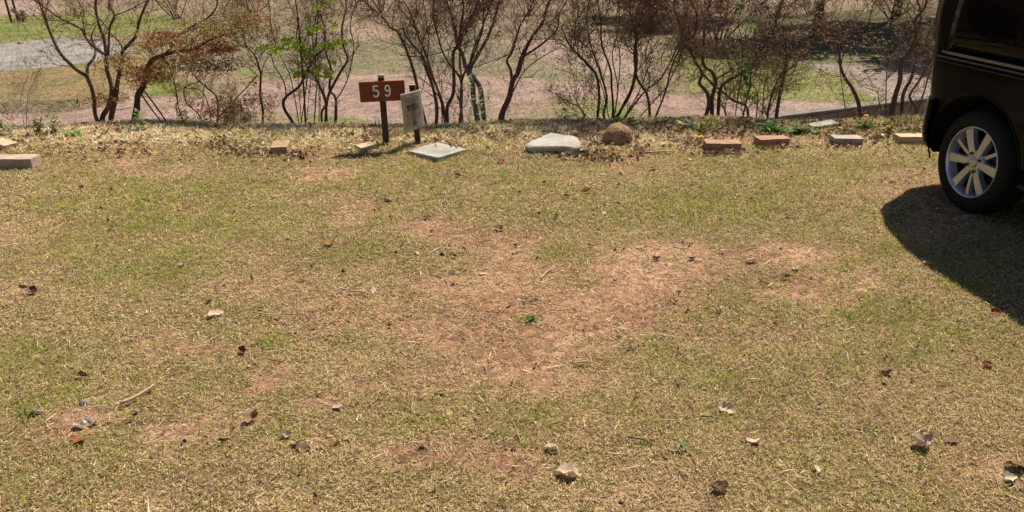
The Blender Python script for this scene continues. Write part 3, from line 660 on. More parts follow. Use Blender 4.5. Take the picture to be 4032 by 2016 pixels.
shrub('shrub', 'tall twiggy bare shrub of curving stems behind the tilted notice', 'shrub', [
 (C(1200, [(895, 900), (830, 720), (800, 560), (750, 400), (680, 240), (620, 200), (560, 120), (480, 50), (400, -20)]), .011, .004, .0),
 (C(1200, [(930, 895), (958, 800), (930, 640), (880, 480), (850, 400), (760, 300), (700, 200)]), .012, .004, .05, False),
 (C(1200, [(1030, 920), (1000, 760), (920, 540), (880, 400), (830, 280), (800, 200), (760, 80), (700, -20)]), .011, .004, .1),
 (C(1200, [(1042, 920), (1030, 790), (1080, 660), (1075, 400), (1110, 320), (1130, 200), (1150, 50), (1140, -20)]), .012, .005, .05),
 (C(1200, [(985, 905), (990, 760), (920, 620), (850, 420), (870, 250), (950, 100), (1000, -20)]), .006, .003, .15),
 (C(1200, [(880, 480), (900, 300), (880, 150), (860, 0)]), .005, .003, .1),
 (C(1200, [(840, 690), (890, 520), (960, 380)]), .003, .002, .1, False)], 6.25, M['bark'], buds=PINK+BEIGE, seed=8, dens=1.05, tl=.36, budn=.5)
shrub('shrub', 'bare shrub with forked stems between the notice and the lichened trunk', 'shrub', [
 (C(1200, [(1100, 905), (1135, 780), (1130, 580), (1060, 480), (1010, 400), (960, 250), (930, 100), (940, -20)]), .009, .004, 0),
 (C(1200, [(1165, 905), (1135, 800), (1140, 580), (1200, 450), (1260, 300), (1290, 200), (1300, 60), (1330, -20)]), .009, .004, .08),
 (C(1200, [(1140, 590), (1120, 450), (1130, 330), (1180, 200), (1240, 60), (1260, -20)]), .006, .003, .08)], 6.3, M['bark'], buds=PINK, seed=9, dens=1.05, budn=.5)
shrub('small_tree', 'small tree with two thick grey lichened trunks right of the notice', 'tree', [
 (C(1800, [(165, 910), (120, 720), (110, 600), (60, 480), (40, 400), (0, 320), (-20, 200), (-60, 60), (-90, -20)]), .015, .006, 0),
 (C(1800, [(200, 910), (172, 660), (120, 560), (95, 500), (150, 400), (230, 250), (280, 100), (310, -20)]), .0155, .006, .05),
 (C(1800, [(20, 900), (30, 600), (25, 300), (130, 60), (140, -20)]), .008, .004, .15),
 (C(1800, [(45, 905), (28, 800), (10, 700)]), .008, .005, .12, False),
 (C(1800, [(125, 490), (270, 435), (390, 395)]), .004, .002, .05, False),
 (C(1800, [(90, 480), (110, 380), (180, 200), (240, 40), (260, -20)]), .007, .003, .1)], 6.25, M['bark_grey'], buds=PINK+OLIVE, seed=10, dens=1.15, budn=.5, grp='small trees in the row')
shrub('small_tree', 'small bare tree leaning right from a single curved trunk behind the big flat stone', 'tree', [
 (C(1800, [(310, 925), (330, 810), (380, 700), (400, 590), (440, 530), (480, 400), (530, 290), (620, 160), (650, 50), (690, -30)]), .017, .006, 0),
 (C(1800, [(400, 590), (385, 500), (360, 440), (400, 370), (450, 200), (520, 80), (560, -20)]), .009, .004, 0),
 (C(1800, [(480, 410), (600, 330), (720, 220), (740, 100), (800, -10)]), .008, .003, .05),
 (C(1800, [(405, 665), (470, 540), (560, 450), (690, 370), (760, 330)]), .006, .002, -.05, False),
 (C(1800, [(425, 530), (450, 440), (480, 360)]), .005, .004, .02, False),
 (C(1800, [(530, 290), (640, 280), (720, 290)]), .004, .002, .02, False),
 (C(1800, [(400, 380), (300, 430), (180, 520)]), .003, .0015, .02, False)], 6.2, M['bark'], buds=PINK, seed=11, dens=1.05, budn=.6, grp='small trees in the row')
shrub('shrub', 'dense fan shaped shrub with blackish stems and small dark buds behind the brown boulder', 'shrub', [
 (C(1800, [(1090, 935), (1020, 880), (1030, 700), (1010, 550), (960, 480), (860, 380), (800, 300), (760, 200)]), .010, .004, 0, False),
 (C(1800, [(1100, 935), (1060, 830), (1085, 720), (1060, 600), (1000, 420), (960, 300), (940, 120), (960, -20)]), .009, .004, .05),
 (C(1800, [(1110, 935), (1130, 800), (1120, 640), (1110, 500), (1050, 330), (1040, 150), (1010, -20)]), .009, .004, .1),
 (C(1800, [(1125, 930), (1200, 770), (1260, 650), (1290, 500), (1300, 300), (1340, 100), (1380, -20)]), .010, .004, .05),
 (C(1800, [(960, 920), (900, 800), (830, 670)]), .006, .003, -.05, False),
 (C(1800, [(1090, 935), (960, 860), (870, 770), (760, 740)]), .005, .002, -.05, False),
 (C(1800, [(1110, 930), (1040, 600), (900, 420), (850, 250), (880, 80), (860, -20)]), .005, .003, .15),
 (C(1800, [(1120, 930), (1160, 700), (1180, 420), (1150, 200), (1180, -20)]), .006, .003, .2),
 (C(2400, [(0, 905), (130, 730), (190, 560), (200, 400), (180, 200), (220, 40), (230, -20)]), .007, .003, .1),
 (C(2400, [(20, 920), (60, 650), (20, 400), (70, 200), (60, -20)]), .006, .003, .15),
 (C(1800, [(1100, 930), (1200, 860), (1300, 700), (1360, 560), (1420, 400)]), .006, .003, .0, False)], 6.25, M['bark_dark'], M['twig'], buds=DARKB+OLIVE, seed=12, dens=1.05, budn=1, tl=.34, budsz=.008)
shrub('shrub', 'bare shrub with one dark upright stem and long stems leaning right over the path', 'shrub', [
 (C(2400, [(270, 935), (290, 830), (270, 680), (200, 570), (180, 400), (190, 250), (150, 100), (160, -20)]), .010, .004, 0),
 (C(2400, [(290, 905), (400, 680), (450, 480), (540, 300), (620, 180)]), .008, .003, .3, False),
 (C(2400, [(100, 865), (350, 700), (430, 600), (540, 340), (560, 200)]), .006, .003, .35, False),
 (C(2400, [(20, 925), (240, 680), (380, 560), (520, 270), (560, 100), (560, -20)]), .008, .003, .3),
 (C(2400, [(270, 680), (290, 580), (260, 400), (300, 250), (340, 80), (330, -20)]), .005, .003, .05)], 6.3, M['bark'], buds=OLIVE+PINK, seed=13, dens=1.15, budn=.7)
shrub('shrub', 'tall bare shrub with thick snaking stems behind the yellow flowers', 'shrub', [
 (C(2400, [(690, 880), (720, 740), (700, 660), (650, 600), (670, 530), (620, 440), (560, 300), (520, 200), (480, 100), (470, -20)]), .012, .005, 0),
 (C(2400, [(745, 880), (740, 720), (770, 600), (740, 520), (680, 460), (685, 250), (690, 150), (720, 50), (740, -20)]), .013, .005, .05),
 (C(2400, [(785, 880), (800, 660), (850, 590), (940, 540), (1050, 450), (1110, 350), (1180, 250)]), .011, .005, .1, False),
 (C(2400, [(560, 300), (620, 240), (632, 100), (600, 30), (590, -20)]), .009, .005, 0),
 (C(2400, [(645, 225), (560, 150), (490, 90), (420, 20)]), .005, .003, 0),
 (C(2400, [(770, 570), (850, 530), (893, 490)]), .007, .005, .05, False),
 (C(2400, [(690, 270), (750, 340), (830, 370), (870, 480)]), .005, .004, .03, False),
 (C(2400, [(690, 160), (760, 120), (850, 140), (900, 250), (990, 300)]), .004, .0025, .05, False),
 (C(2400, [(690, 560), (760, 640), (830, 780), (860, 870)]), .004, .003, .1, False)], 6.35, M['bark'], buds=BEIGE+OLIVE, seed=14, dens=1.0, budn=.7)
shrub('shrub', 'low tangle of leaning bare stems behind the two reddish bricks', 'shrub', [
 (C(2400, [(1010, 870), (1000, 790), (900, 730), (800, 650), (700, 560), (600, 430)]), .011, .005, .25, False),
 (C(2400, [(960, 885), (990, 740), (1020, 620), (1020, 500)]), .007, .004, 0, False), (C(2400, [(1060, 875), (1075, 700), (1040, 620), (1000, 560)]), .006, .003, .05, False),
 (C(2400, [(1110, 865), (1120, 640), (1145, 540)]), .005, .003, .05, False), (C(2400, [(1140, 865), (1170, 700), (1230, 560), (1290, 480)]), .008, .004, .0, False),
 (C(2400, [(850, 870), (830, 790), (790, 740)]), .006, .004, .1, False), (C(3000, [(30, 865), (70, 700), (130, 620), (150, 560)]), .008, .003, .1, False)], 6.35, M['bark'], buds=OLIVE, seed=15, dens=1.1, tl=.28, budn=.7)
root, base = shrub('vine', 'thin dark stem wound with heart shaped green leaves right of the snaking stems', 'vine', [
 (C(2400, [(900, 935), (930, 700), (960, 500), (960, 300), (930, 150), (970, 40), (980, -20)]), .0045, .003, 0)], 6.25, M['bark_dark'], buds=None, seed=16, dens=.2, grp='leafy vines in the row', topgrow=.3)
def vine_leaves(root, base, pts, Y, sz, seed, cols):
    rr = random.Random(seed); mb = MB(); Y += .30
    for px, py, rx, ry, n in pts:
        for _ in range(n):
            p = PY(rr.gauss(px, rx*.55), rr.gauss(py, ry*.55), Y+rr.gauss(0, .05)); s = sz*rr.uniform(.6, 1.2)
            m_ = Euler((rr.uniform(.3, 1.5), rr.gauss(0, .5), rr.uniform(-1, 1))).to_matrix()
            sh = [(0, 0), (.45, .35), (.5, -.1), (.25, -.6), (0, -1), (-.25, -.6), (-.5, -.1), (-.45, .35)]
            V = [p] + [p + m_@Vector((a*s, b*s, .12*s*abs(a)*2)) for a, b in sh]
            mb.add(V, (), [(0, 1+i, 1+(i+1) % 8) for i in range(8)], np.array(rr.choice(cols))*rr.uniform(.8, 1.2))
    mb.build('foliage', M['leafcol'], root, origin=base, smooth=False)
VG = [(.36, .50, .04), (.42, .56, .06), (.28, .42, .04), (.50, .60, .10)]
vine_leaves(root, base, [(2925, 20, 20, 20, 7), (2930, 80, 25, 40, 7), (2960, 110, 40, 30, 5), (2900, 205, 25, 20, 5), (2935, 215, 30, 30, 8), (2890, 270, 20, 20, 5), (2930, 260, 25, 25, 7), (2930, 300, 30, 30, 6), (2850, 345, 20, 12, 3), (2945, 380, 20, 20, 5), (2985, 270, 12, 8, 2), (2940, 330, 15, 15, 3)], 6.22, .036, 5, [(.10, .20, .03), (.16, .28, .04), (.08, .16, .03)])
root, base = shrub('vine', 'climbing vine with bright lime green leaves hanging in the shrub left of the sign', 'vine', [
 (C(600, [(1110, 940), (1150, 500), (1090, 480), (1000, 370), (850, 340), (760, 345)]), .003, .0015, 0, False), (C(600, [(1100, 480), (1200, 400), (1288, 330), (1400, 310), (1500, 310)]), .0025, .0015, 0, False),
 (C(600, [(1180, 520), (1190, 300), (1200, 150), (1240, 0)]), .0025, .0015, 0, False)], 6.08, M['twig'], buds=None, seed=17, dens=.1, grp='leafy vines in the row')
vine_leaves(root, base, [(1040, 187, 30, 10, 12), (1085, 190, 30, 16, 20), (1120, 160, 26, 16, 18), (1160, 170, 26, 16, 16), (1160, 190, 26, 10, 10), (1210, 205, 26, 13, 20), (1300, 175, 40, 12, 24), (1340, 165, 26, 10, 12), (1270, 185, 26, 12, 10), (1250, 105, 40, 18, 20), (1225, 120, 30, 12, 12), (1310, 85, 40, 20, 10),
                         (1260, 20, 20, 20, 10), (1290, 5, 30, 8, 10), (1220, 60, 12, 10, 4), (1250, 265, 26, 12, 14), (1290, 285, 28, 22, 22), (1175, 290, 26, 12, 10), (1315, 245, 8, 8, 3), (1270, 300, 24, 14, 10), (1200, 285, 20, 12, 6)], 6.08, .034, 6, VG)
shrub('shrub', 'slender bare shrub with single upright stem and flat twig layers right of leafy vine', 'shrub', [
 (C(3000, [(100, 875), (120, 740), (160, 550), (180, 420), (170, 300), (140, 240), (100, 150), (150, 0), (160, -20)]), .012, .005, 0),
 (C(3000, [(150, 230), (40, 200), (-40, 100), (-60, 0)]), .005, .002, .0), (C(3000, [(160, 540), (280, 430), (380, 370), (450, 305)]), .0055, .003, .0, False),
 (C(3000, [(145, 240), (220, 210), (300, 170), (420, 110)]), .004, .002, .0, False), (C(3000, [(110, 180), (200, 90), (330, 20)]), .004, .002, .05)], 6.4, M['bark'], budn=.45, buds=BEIGE, seed=18, dens=.85, tl=.36, up=.25)
shrub('shrub', 'bare shrub with pinkish beige buds leaning left above the grey flat stone', 'shrub', [
 (C(3000, [(745, 865), (700, 750), (660, 650), (600, 560), (570, 480), (560, 380), (520, 250), (450, 170), (380, 130)]), .013, .004, 0, False),
 (C(3000, [(570, 480), (600, 380), (680, 300), (760, 200), (800, 60), (830, -20)]), .005, .003, 0), (C(3000, [(540, 300), (620, 290), (720, 310), (860, 330)]), .004, .002, .05, False),
 (C(3000, [(560, 400), (500, 350), (430, 250), (300, 230), (190, 210)]), .004, .002, .05, False), (C(3000, [(600, 560), (480, 540), (420, 500), (430, 560)]), .004, .002, -.05, False),
 (C(3000, [(520, 250), (560, 100), (600, -20)]), .005, .003, .05)], 6.4, M['bark'], M['twig'], budn=.45, buds=BEIGE+PINK, seed=19, dens=.95, tl=.36, up=.2, budsz=.0085)
shrub('dead_branch', 'pale thin dead stem standing left of the beige budded shrub', 'branch', [
 (C(3000, [(630, 880), (590, 700), (570, 540), (550, 420), (500, 300)]), .005, .002, 0, False)], 6.3, M['bark_grey'], seed=31, dens=.15, grp='dead stubs on shrubs')
shrub('small_tree', 'small tree with two dark upright trunks just left of the van', 'tree', [
 (C(3000, [(930, 875), (960, 720), (1000, 580), (1010, 450), (1080, 360), (1120, 250), (1110, 150), (1180, 50), (1200, -20)]), .0155, .006, 0),
 (C(3000, [(1030, 850), (1020, 700), (1080, 570), (1110, 450), (1130, 250), (1150, 100), (1120, -20)]), .012, .006, .1),
 (C(3000, [(910, 830), (850, 740), (840, 640)]), .005, .003, .05, False), (C(3000, [(912, 830), (900, 660), (903, 510)]), .005, .004, .05, False),
 (C(3000, [(690, 600), (770, 560), (850, 520), (940, 480)]), .004, .002, .0, False), (C(3000, [(1120, 190), (1000, 150), (880, 160), (780, 200)]), .004, .002, .0, False),
 (C(3000, [(1120, 200), (1050, 80), (950, 20), (900, -20)]), .005, .003, .05)], 6.4, M['bark'], budn=.45, buds=BEIGE, seed=20, dens=.9, tl=.38, up=.2, grp='small trees in the row')
shrub('shrub', 'forked bare shrub half hidden behind the van corner', 'shrub', [
 (C(3000, [(1100, 875), (1122, 800), (1070, 700), (1130, 600), (1220, 440), (1300, 330)]), .011, .004, 0, False), (C(3000, [(1130, 805), (1180, 650), (1220, 520), (1330, 380)]), .007, .003, .05, False),
 (C(3000, [(1110, 870), (1200, 780), (1300, 700)]), .006, .003, .1, False)], 6.45, M['bark'], buds=OLIVE, seed=21, dens=.9, tl=.3)
shrub('shrub', 'leafless thin weed like shrub with pale twigs at the far left edge', 'shrub', [
 (C(0, [(180, 940), (160, 800), (155, 680), (215, 520)]), .004, .0015, 0, False), (C(0, [(180, 940), (200, 720), (240, 600), (290, 500)]), .004, .0015, .05, False), (C(0, [(245, 960), (200, 860), (150, 740)]), .003, .0015, 0, False),
 (C(0, [(160, 930), (80, 880), (0, 825), (-60, 790)]), .003, .002, 0, False), (C(0, [(280, 900), (230, 800), (290, 700)]), .0025, .0015, .1, False)], 6.15, M['twig_pale'], M['twig_pale'], buds=[(.5, .42, .25), (.4, .36, .15)], seed=22, dens=.7, tl=.2, tr=.002)
# leaning props and the cord
def prop(a, b, r, label, Y=6.05, m=None, name='prop_stick', Y2=None):
    mb = MB(); p = PY(*a, Y+.1); q = PY(*b, Y+.4); p.z -= .05
    tube(mb, [p.lerp(q, i/6)+Vector((rnd.gauss(0, .003), 0, 0)) for i in range(7)], r, 7, bumpy=.06)
    o = mb.build(name, m or M['bark_dark'], origin=p); o.location = p; tag(o, label, 'stick', 'sticks leaning in the shrubs')
prop((688, 507), (560, 345), .006, 'upper one of two dark sticks leaning left across the azalea trunk')
prop((670, 510), (540, 350), .006, 'lower one of two dark sticks leaning left across the azalea trunk', 6.02)
prop((855, 438), (1018, 294), .0045, 'long thin dark stick leaning right between the azaleas', 6.1)
mb = MB(); P = [PY(*p, 6.5) for p in ((1575, 217), (1620, 221), (1675, 222), (1740, 205), (1805, 178), (1812, 170))]
tube(mb, smooth_path(P, 4), .003, 5)
M['cord'] = mat('black_cord', (.015, .015, .015), rough=.6)
o = mb.build('cord', M['cord'], origin=P[0]); o.location = P[0]; tag(o, 'black cord tied between the shrub stems behind the notice', 'cord')

# ---------------------------------------------------------------- plants
def plant(name, label, px, py, kind, sz, n, cols, seed, grp=None, flower=0, Y=None):
    rr = random.Random(seed); p = PGd(px, py)
    if Y: q = PY(px, py, Y); p = Vector((q.x, q.y, float(Hgt(q.x, q.y))))
    mb = MB()
    for i in range(n):
        a = rr.uniform(0, 6.28); c = np.array(rr.choice(cols))*rr.uniform(.75, 1.25)
        if kind == 'rosette':
            L = sz*rr.uniform(.6, 1.1); el = rr.uniform(.25, 1.1); w = L*rr.uniform(.22, .34)
        elif kind == 'spike':
            L = sz*rr.uniform(.7, 1.1); el = rr.uniform(.9, 1.5); w = max(.004, L*.035); L *= .8
        elif kind == 'round':
            L = sz*rr.uniform(.5, 1.1); el = rr.uniform(.2, 1.0); w = L*.55
        elif kind == 'climb':
            L = rr.uniform(.028, .045); el = rr.uniform(.2, 1.1); w = L*.3
        if kind == 'climb': k_ = i % 3; o_ = Vector(((k_-1)*sz*.16 + rr.gauss(0, .006), rr.gauss(0, .01), sz*rr.random()*(1, .75, .85)[k_]))
        else: o_ = Vector((rr.gauss(0, sz*.35), rr.gauss(0, sz*.25), 0)) if kind != 'rosette' else Vector((rr.gauss(0, sz*.12), rr.gauss(0, sz*.12), 0))
        d = Vector((math.cos(a)*math.cos(el), math.sin(a)*math.cos(el), math.sin(el))); s = Vector((-math.sin(a), math.cos(a), 0))
        pts = []; q = o_.copy(); dd = d.copy(); V = []
        for k in range(5):
            t = k/4; ww = w*math.sin(math.pi*min(1, .08+t*.92))**.7*(.5 if k == 4 else 1)*(.4 if k == 0 else 1)
            V += [q - s*ww/2 + Vector((0, 0, ww*.25)), q.copy(), q + s*ww/2 + Vector((0, 0, ww*.25))]
            q = q + dd*L/4; dd = (dd + Vector((0, 0, -.22))).normalized()
        Q = []
        for k in range(4): b = k*3; Q += [(b, b+1, b+4, b+3), (b+1, b+2, b+5, b+4)]
        mb.add(V, Q, (), c)
    root = empty(name, p, 0, label, 'dandelion' if flower else 'plant', grp)
    mb.build('leaves', M['leafcol'], root, smooth=True)
    for f in range(flower):
        hx = Vector((rr.gauss(0, .015), rr.gauss(-.01, .012), sz*rr.uniform(.75, 1.0))); st = MB()
        tube(st, [(0, 0, 0), hx*.5+Vector((.003, 0, 0)), hx], .0016, 5, c=(.2, .26, .06)); st.build('stalk', M['leafcol'], root)
        fb = MB(); fk = .5 if sz < .03 else .9
        for ring, (rad, zz, k) in enumerate(((.021, .0, 16), (.015, .004, 14), (.009, .007, 10))):
            for j in range(k):
                a = j/k*6.283+ring; d = Vector((math.cos(a), math.sin(a), .25+.3*ring)); s = Vector((-math.sin(a), math.cos(a), 0))*.0028
                c0 = hx + Vector((0, 0, zz)); fb.add([c0-s*.5, c0+s*.5, c0+d*rad*fk+s, c0+d*rad*fk-s], [(0, 1, 2, 3)], (), (.80, .50+.05*ring, .02))
        fb.build('flower', M['leafcol'], root, smooth=False)
    return root
PG = [(.11, .19, .035), (.16, .25, .05), (.08, .14, .03), (.22, .30, .08)]
YG = [(.20, .27, .07), (.26, .32, .09), (.15, .21, .05), (.34, .36, .14)]
GG = [(.28, .36, .27), (.20, .28, .18), (.38, .45, .36)]
DG = 'dandelions by the shrubs and bricks'
plant('dandelion', 'dandelion with the largest yellow flower, right of the grey flat stone', 3400, 508, 'rosette', .10, 26, PG, 1, DG, 1)
plant('dandelion', 'dandelion with yellow flower just behind the third right hand brick', 3305, 535, 'rosette', .06, 16, PG, 2, DG, 1)
plant('dandelion', 'dandelion with yellow flower half hidden left of the grey flat stone', 3215, 530, 'rosette', .07, 22, PG, 3, DG, 1)
plant('dandelion', 'dandelion with yellow flower behind the rightmost brick', 3497, 526, 'rosette', .06, 12, PG, 4, DG, 1)
plant('dandelion', 'dandelion pair of yellow flowers behind the leftmost right hand brick', 2757, 560, 'rosette', .05, 14, PG, 5, DG, 2)
plant('dandelion', 'dandelion with small orange yellow flower among grey green round leaves', 2755, 515, 'rosette', .07, 10, PG, 6, DG, 1)
plant('dandelion', 'small dandelion flower right of the brown boulder under the shrubs', 2682, 512, 'rosette', .05, 8, PG, 7, DG, 1)
plant('dandelion', 'tiny lone dandelion flower on the left lawn', 253, 825, 'rosette', .02, 6, PG, 8, DG, 1)
plant('plant', 'broad leaved green weed clump left of the second right hand brick', 3040, 525, 'rosette', .13, 40, PG, 9)
plant('plant', 'leafy dark green weed clump between second and third right hand bricks', 3140, 525, 'rosette', .12, 46, PG, 10)
plant('plant', 'pale leaved weed with whitish tips above the second right hand brick', 3005, 500, 'round', .08, 12, GG+PG, 11)
plant('plant', 'grey green round leaved plants under the snaking shrub', 2710, 500, 'round', .09, 26, GG, 12)
plant('plant', 'yellow green upright weed beside the grey green round leaves', 2790, 510, 'spike', .16, 30, [(.30, .36, .10), (.22, .28, .08)], 13)
plant('plant', 'grey green small plant touching the right end of the big flat stone', 2275, 600, 'round', .075, 22, GG+PG, 14)
plant('plant', 'tuft of upright blade leaves behind the big flat stone', 2270, 530, 'spike', .10, 18, PG, 15)
plant('plant', 'low green weed at the left foot of the brown boulder', 2400, 575, 'round', .04, 16, PG, 16)
plant('plant', 'broad pale green leaf plant near the far left shrub', 285, 540, 'rosette', .10, 16, [(.20, .33, .05), (.26, .38, .08)], 17)
plant('plant', 'large single grey green leaf behind the far left bright weed', 295, 525, 'round', .07, 4, GG, 18)
plant('plant', 'feathery upright weed left of the leftmost shrub', 222, 530, 'climb', .17, 90, YG, 19)
plant('plant', 'bushy upright weed further left beside the bare pale twigs', 157, 535, 'climb', .13, 110, YG, 20)
plant('plant', 'green weed clump cut by the left edge of the picture', 5, 540, 'climb', .14, 90, YG, 21)
plant('plant', 'feathery upright weed right of the rusty azalea trunk', 562, 518, 'climb', .17, 80, YG, 22)
plant('plant', 'feathery green weed at the foot of the low wiry azalea', 727, 508, 'climb', .18, 130, YG, 23)
plant('plant', 'low green weeds among dry grass at the far left', 330, 560, 'spike', .06, 26, YG, 24)
plant('plant', 'bright green small weed right of the numbered sign post', 1578, 505, 'rosette', .06, 12, VG, 25)
plant('plant', 'upright green weed behind the numbered sign post on its left', 1485, 505, 'spike', .12, 20, PG, 26)
plant('plant', 'green weed behind the lower right corner of the tilted notice', 1675, 520, 'rosette', .08, 20, PG, 27)
plant('plant', 'light green round leaves at the foot of the grey lichened trunks', 1790, 510, 'round', .07, 12, VG+GG, 28)
plant('plant', 'leafy weed with white seed heads climbing the grey lichened trunk', 1890, 512, 'climb', .42, 170, [(.30, .38, .12), (.22, .3, .08), (.42, .46, .28)], 29)
plant('plant', 'small bright leaf at the foot of the tilted notice post', 1690, 568, 'rosette', .04, 4, VG, 30)
plant('plant', 'small green weed growing in the centre of the bare lawn', 2085, 1262, 'round', .035, 12, PG, 31)
plant('plant', 'tiny green weed behind the central lawn weed', 2105, 1185, 'round', .025, 6, PG, 32)
plant('plant', 'small pale green weed on the lower right lawn', 2690, 1770, 'round', .03, 10, GG+PG, 33)
plant('plant', 'long green blade tuft near the left lower corner', 95, 1665, 'spike', .05, 16, PG, 34)
plant('plant', 'grass tuft behind the rightmost brick beside the van', 3590, 520, 'spike', .06, 60, PG, 35)
plant('plant', 'green vine leaves low in the dense fan shaped shrub', 2440, 470, 'round', .06, 8, VG, 36, Y=6.3)

# ---------------------------------------------------------------- stones, bricks and slabs
def rough_bm(bm, s, sc, seed):
    from mathutils import noise as mn
    for v in bm.verts:
        v.co += v.normal*(mn.fractal(v.co*sc+Vector((seed, 0, 0)), 1., 2., 4)*s)
M['brick_red'] = mat('red_brick', (.42, .24, .16), rough=.9, base2=(.26, .14, .095), vscale=26, bump=.002, bscale=150)
M['brick_pale'] = mat('pale_brick', (.55, .42, .30), rough=.9, base2=(.46, .30, .21), vscale=16, bump=.002, bscale=150)
M['brick_grey'] = mat('grey_brick', (.42, .37, .33), rough=.9, base2=(.30, .24, .21), vscale=18, bump=.002, bscale=150)
M['brick_yellow'] = mat('mottled_brick', (.42, .28, .17), rough=.9, base2=(.22, .15, .095), vscale=22, bump=.002, bscale=150)
M['concrete'] = mat('concrete_slab', (.44, .42, .38), rough=.92, base2=(.20, .19, .17), vscale=7, bump=.002, bscale=140)
def block(name, label, px, py, yaw, sx, sy, sz, m, tilt=(0, 0), sink=.0, cat='brick', grp='bricks edging the lawn', seed=0):
    """px, py: middle of the foot of the front face"""
    p = PGd(px, py); p.z -= sink
    bm = bmesh.new(); bm_box(bm, (0, sy/2, sz/2), (sx, sy, sz), .004 if cat == 'brick' else .003)
    bmesh.ops.subdivide_edges(bm, edges=[e for e in bm.edges if e.calc_length() > .03], cuts=5, use_grid_fill=True)
    bm.normal_update(); rough_bm(bm, .0045, 11, seed)
    o = bm_obj(name, bm, m, None, True, 40); o.location = p; o.rotation_euler = (tilt[0], tilt[1], yaw); tag(o, label, cat, grp)
    return o
block('brick', 'reddish brick leftmost of the four bricks near the van', 2848, 598, R(-2), .245, .11, .06, M['brick_red'], seed=1)
block('brick', 'reddish brick second from the left, turned slightly, beside green weeds', 3050, 580, R(9), .225, .11, .06, M['brick_red'], seed=2)
block('brick', 'grey brown worn brick in front of the grey flat stone', 3340, 577, R(-3), .205, .115, .058, M['brick_grey'], seed=3)
block('brick', 'pale tan brick nearest the van, its right end hidden by the bumper', 3620, 572, R(-1), .30, .11, .062, M['brick_pale'], seed=4)
block('brick', 'large pale brick cut by the left edge of the picture', -12, 668, R(2), .46, .12, .07, mat('pink_grey_brick', (.44, .35, .29), rough=.9, base2=(.33, .24, .19), vscale=14, bump=.002, bscale=150), seed=5)
block('brick', 'broken tan brick lying at the far left edge behind the large pale brick', -10, 590, R(-25), .16, .10, .05, M['brick_pale'], seed=6, tilt=(0, .12))
block('brick', 'mottled yellow brown brick seen end on in dry leaves', 1100, 610, R(8), .112, .18, .056, M['brick_yellow'], seed=7)
block('paving_stone', 'small flat tan paving stone left of the sign posts', 1455, 592, R(33), .12, .125, .024, M['brick_pale'], seed=8, cat='paver', grp='flat stones in the lawn')
sl0 = PZ(1605, 597, .04); yaw = -.688
o = block('concrete_slab', 'square grey concrete slab lying cornerwise right of the signs', 1664, 623, -.69, .288, .288, .035, M['concrete'], seed=9, sink=.006, cat='slab', grp='flat stones in the lawn')
# stones
def stone(name, label, outline, z, th, m, seed, cat='stone', grp='natural stones at the lawn edge', dome=.0, rs=.004, slope=.0):
    P = [PGd(x_, y_, z) for x_, y_ in outline]; c = sum(P, Vector())/len(P); c.z = 0
    bm = bmesh.new(); rings = []
    prof = [(.92, -.03), (.96, z*.35), (1.0, z*.85), (.95, z*1.02), (.7, z*1.08+dome*.6), (.35, z*1.1+dome*.95)]
    out = smooth_path(P+[P[0]], 3)[:-1]
    for s, h in prof: rings.append([bm.verts.new((((p.x-c.x)*s), ((p.y-c.y)*s), h + slope*(p.y-c.y)*s)) for p in out])
    top = bm.verts.new((0, 0, z*1.1+dome)); n = len(out)
    for a, b in zip(rings, rings[1:]):
        for i in range(n): bm.faces.new((a[i], a[(i+1) % n], b[(i+1) % n], b[i]))
    for i in range(n): bm.faces.new((rings[-1][i], rings[-1][(i+1) % n], top))
    bmesh.ops.subdivide_edges(bm, edges=bm.edges[:], cuts=1, use_grid_fill=True); bm.normal_update(); rough_bm(bm, rs, 9, seed)
    o = bm_obj(name, bm, m, None, True, 35); o.location = (c.x, c.y, float(Hgt(c.x, c.y))); tag(o, label, cat, grp); return o
M['pale_stone'] = mat('pale_stone', (.42, .42, .39), rough=.9, base2=(.30, .25, .20), vscale=9, bump=.006, bscale=30)
M['brown_stone'] = mat('brown_stone', (.46, .29, .165), rough=.95, base2=(.19, .105, .06), vscale=11, bump=.02, bscale=24)
M['grey_stone'] = mat('grey_stone', (.40, .39, .34), rough=.9, base2=(.28, .27, .23), vscale=9, bump=.005, bscale=40)
big = stone('flat_stone', 'big pale flat stone with orange rusty stain under its front edge', [(2068, 566), (2100, 546), (2150, 528), (2172, 523), (2222, 533), (2265, 540), (2284, 556), (2286, 576), (2262, 583), (2210, 578), (2150, 575), (2090, 575)], .056, .08, M['pale_stone'], 3, rs=.0045, slope=.04)
mb = MB(); V, Q = leaf_mesh(5, .10, .045, .2, .1, .1)
st = stone('rusty_stone', 'orange brown stone wedged under the front of the big flat stone', [(2150, 594), (2165, 586), (2200, 586), (2220, 592), (2205, 597), (2165, 598)], .02, .02, mat('rust_stone', (.30, .10, .035), rough=.9, base2=(.13, .05, .025), vscale=14, bump=.004), 4)
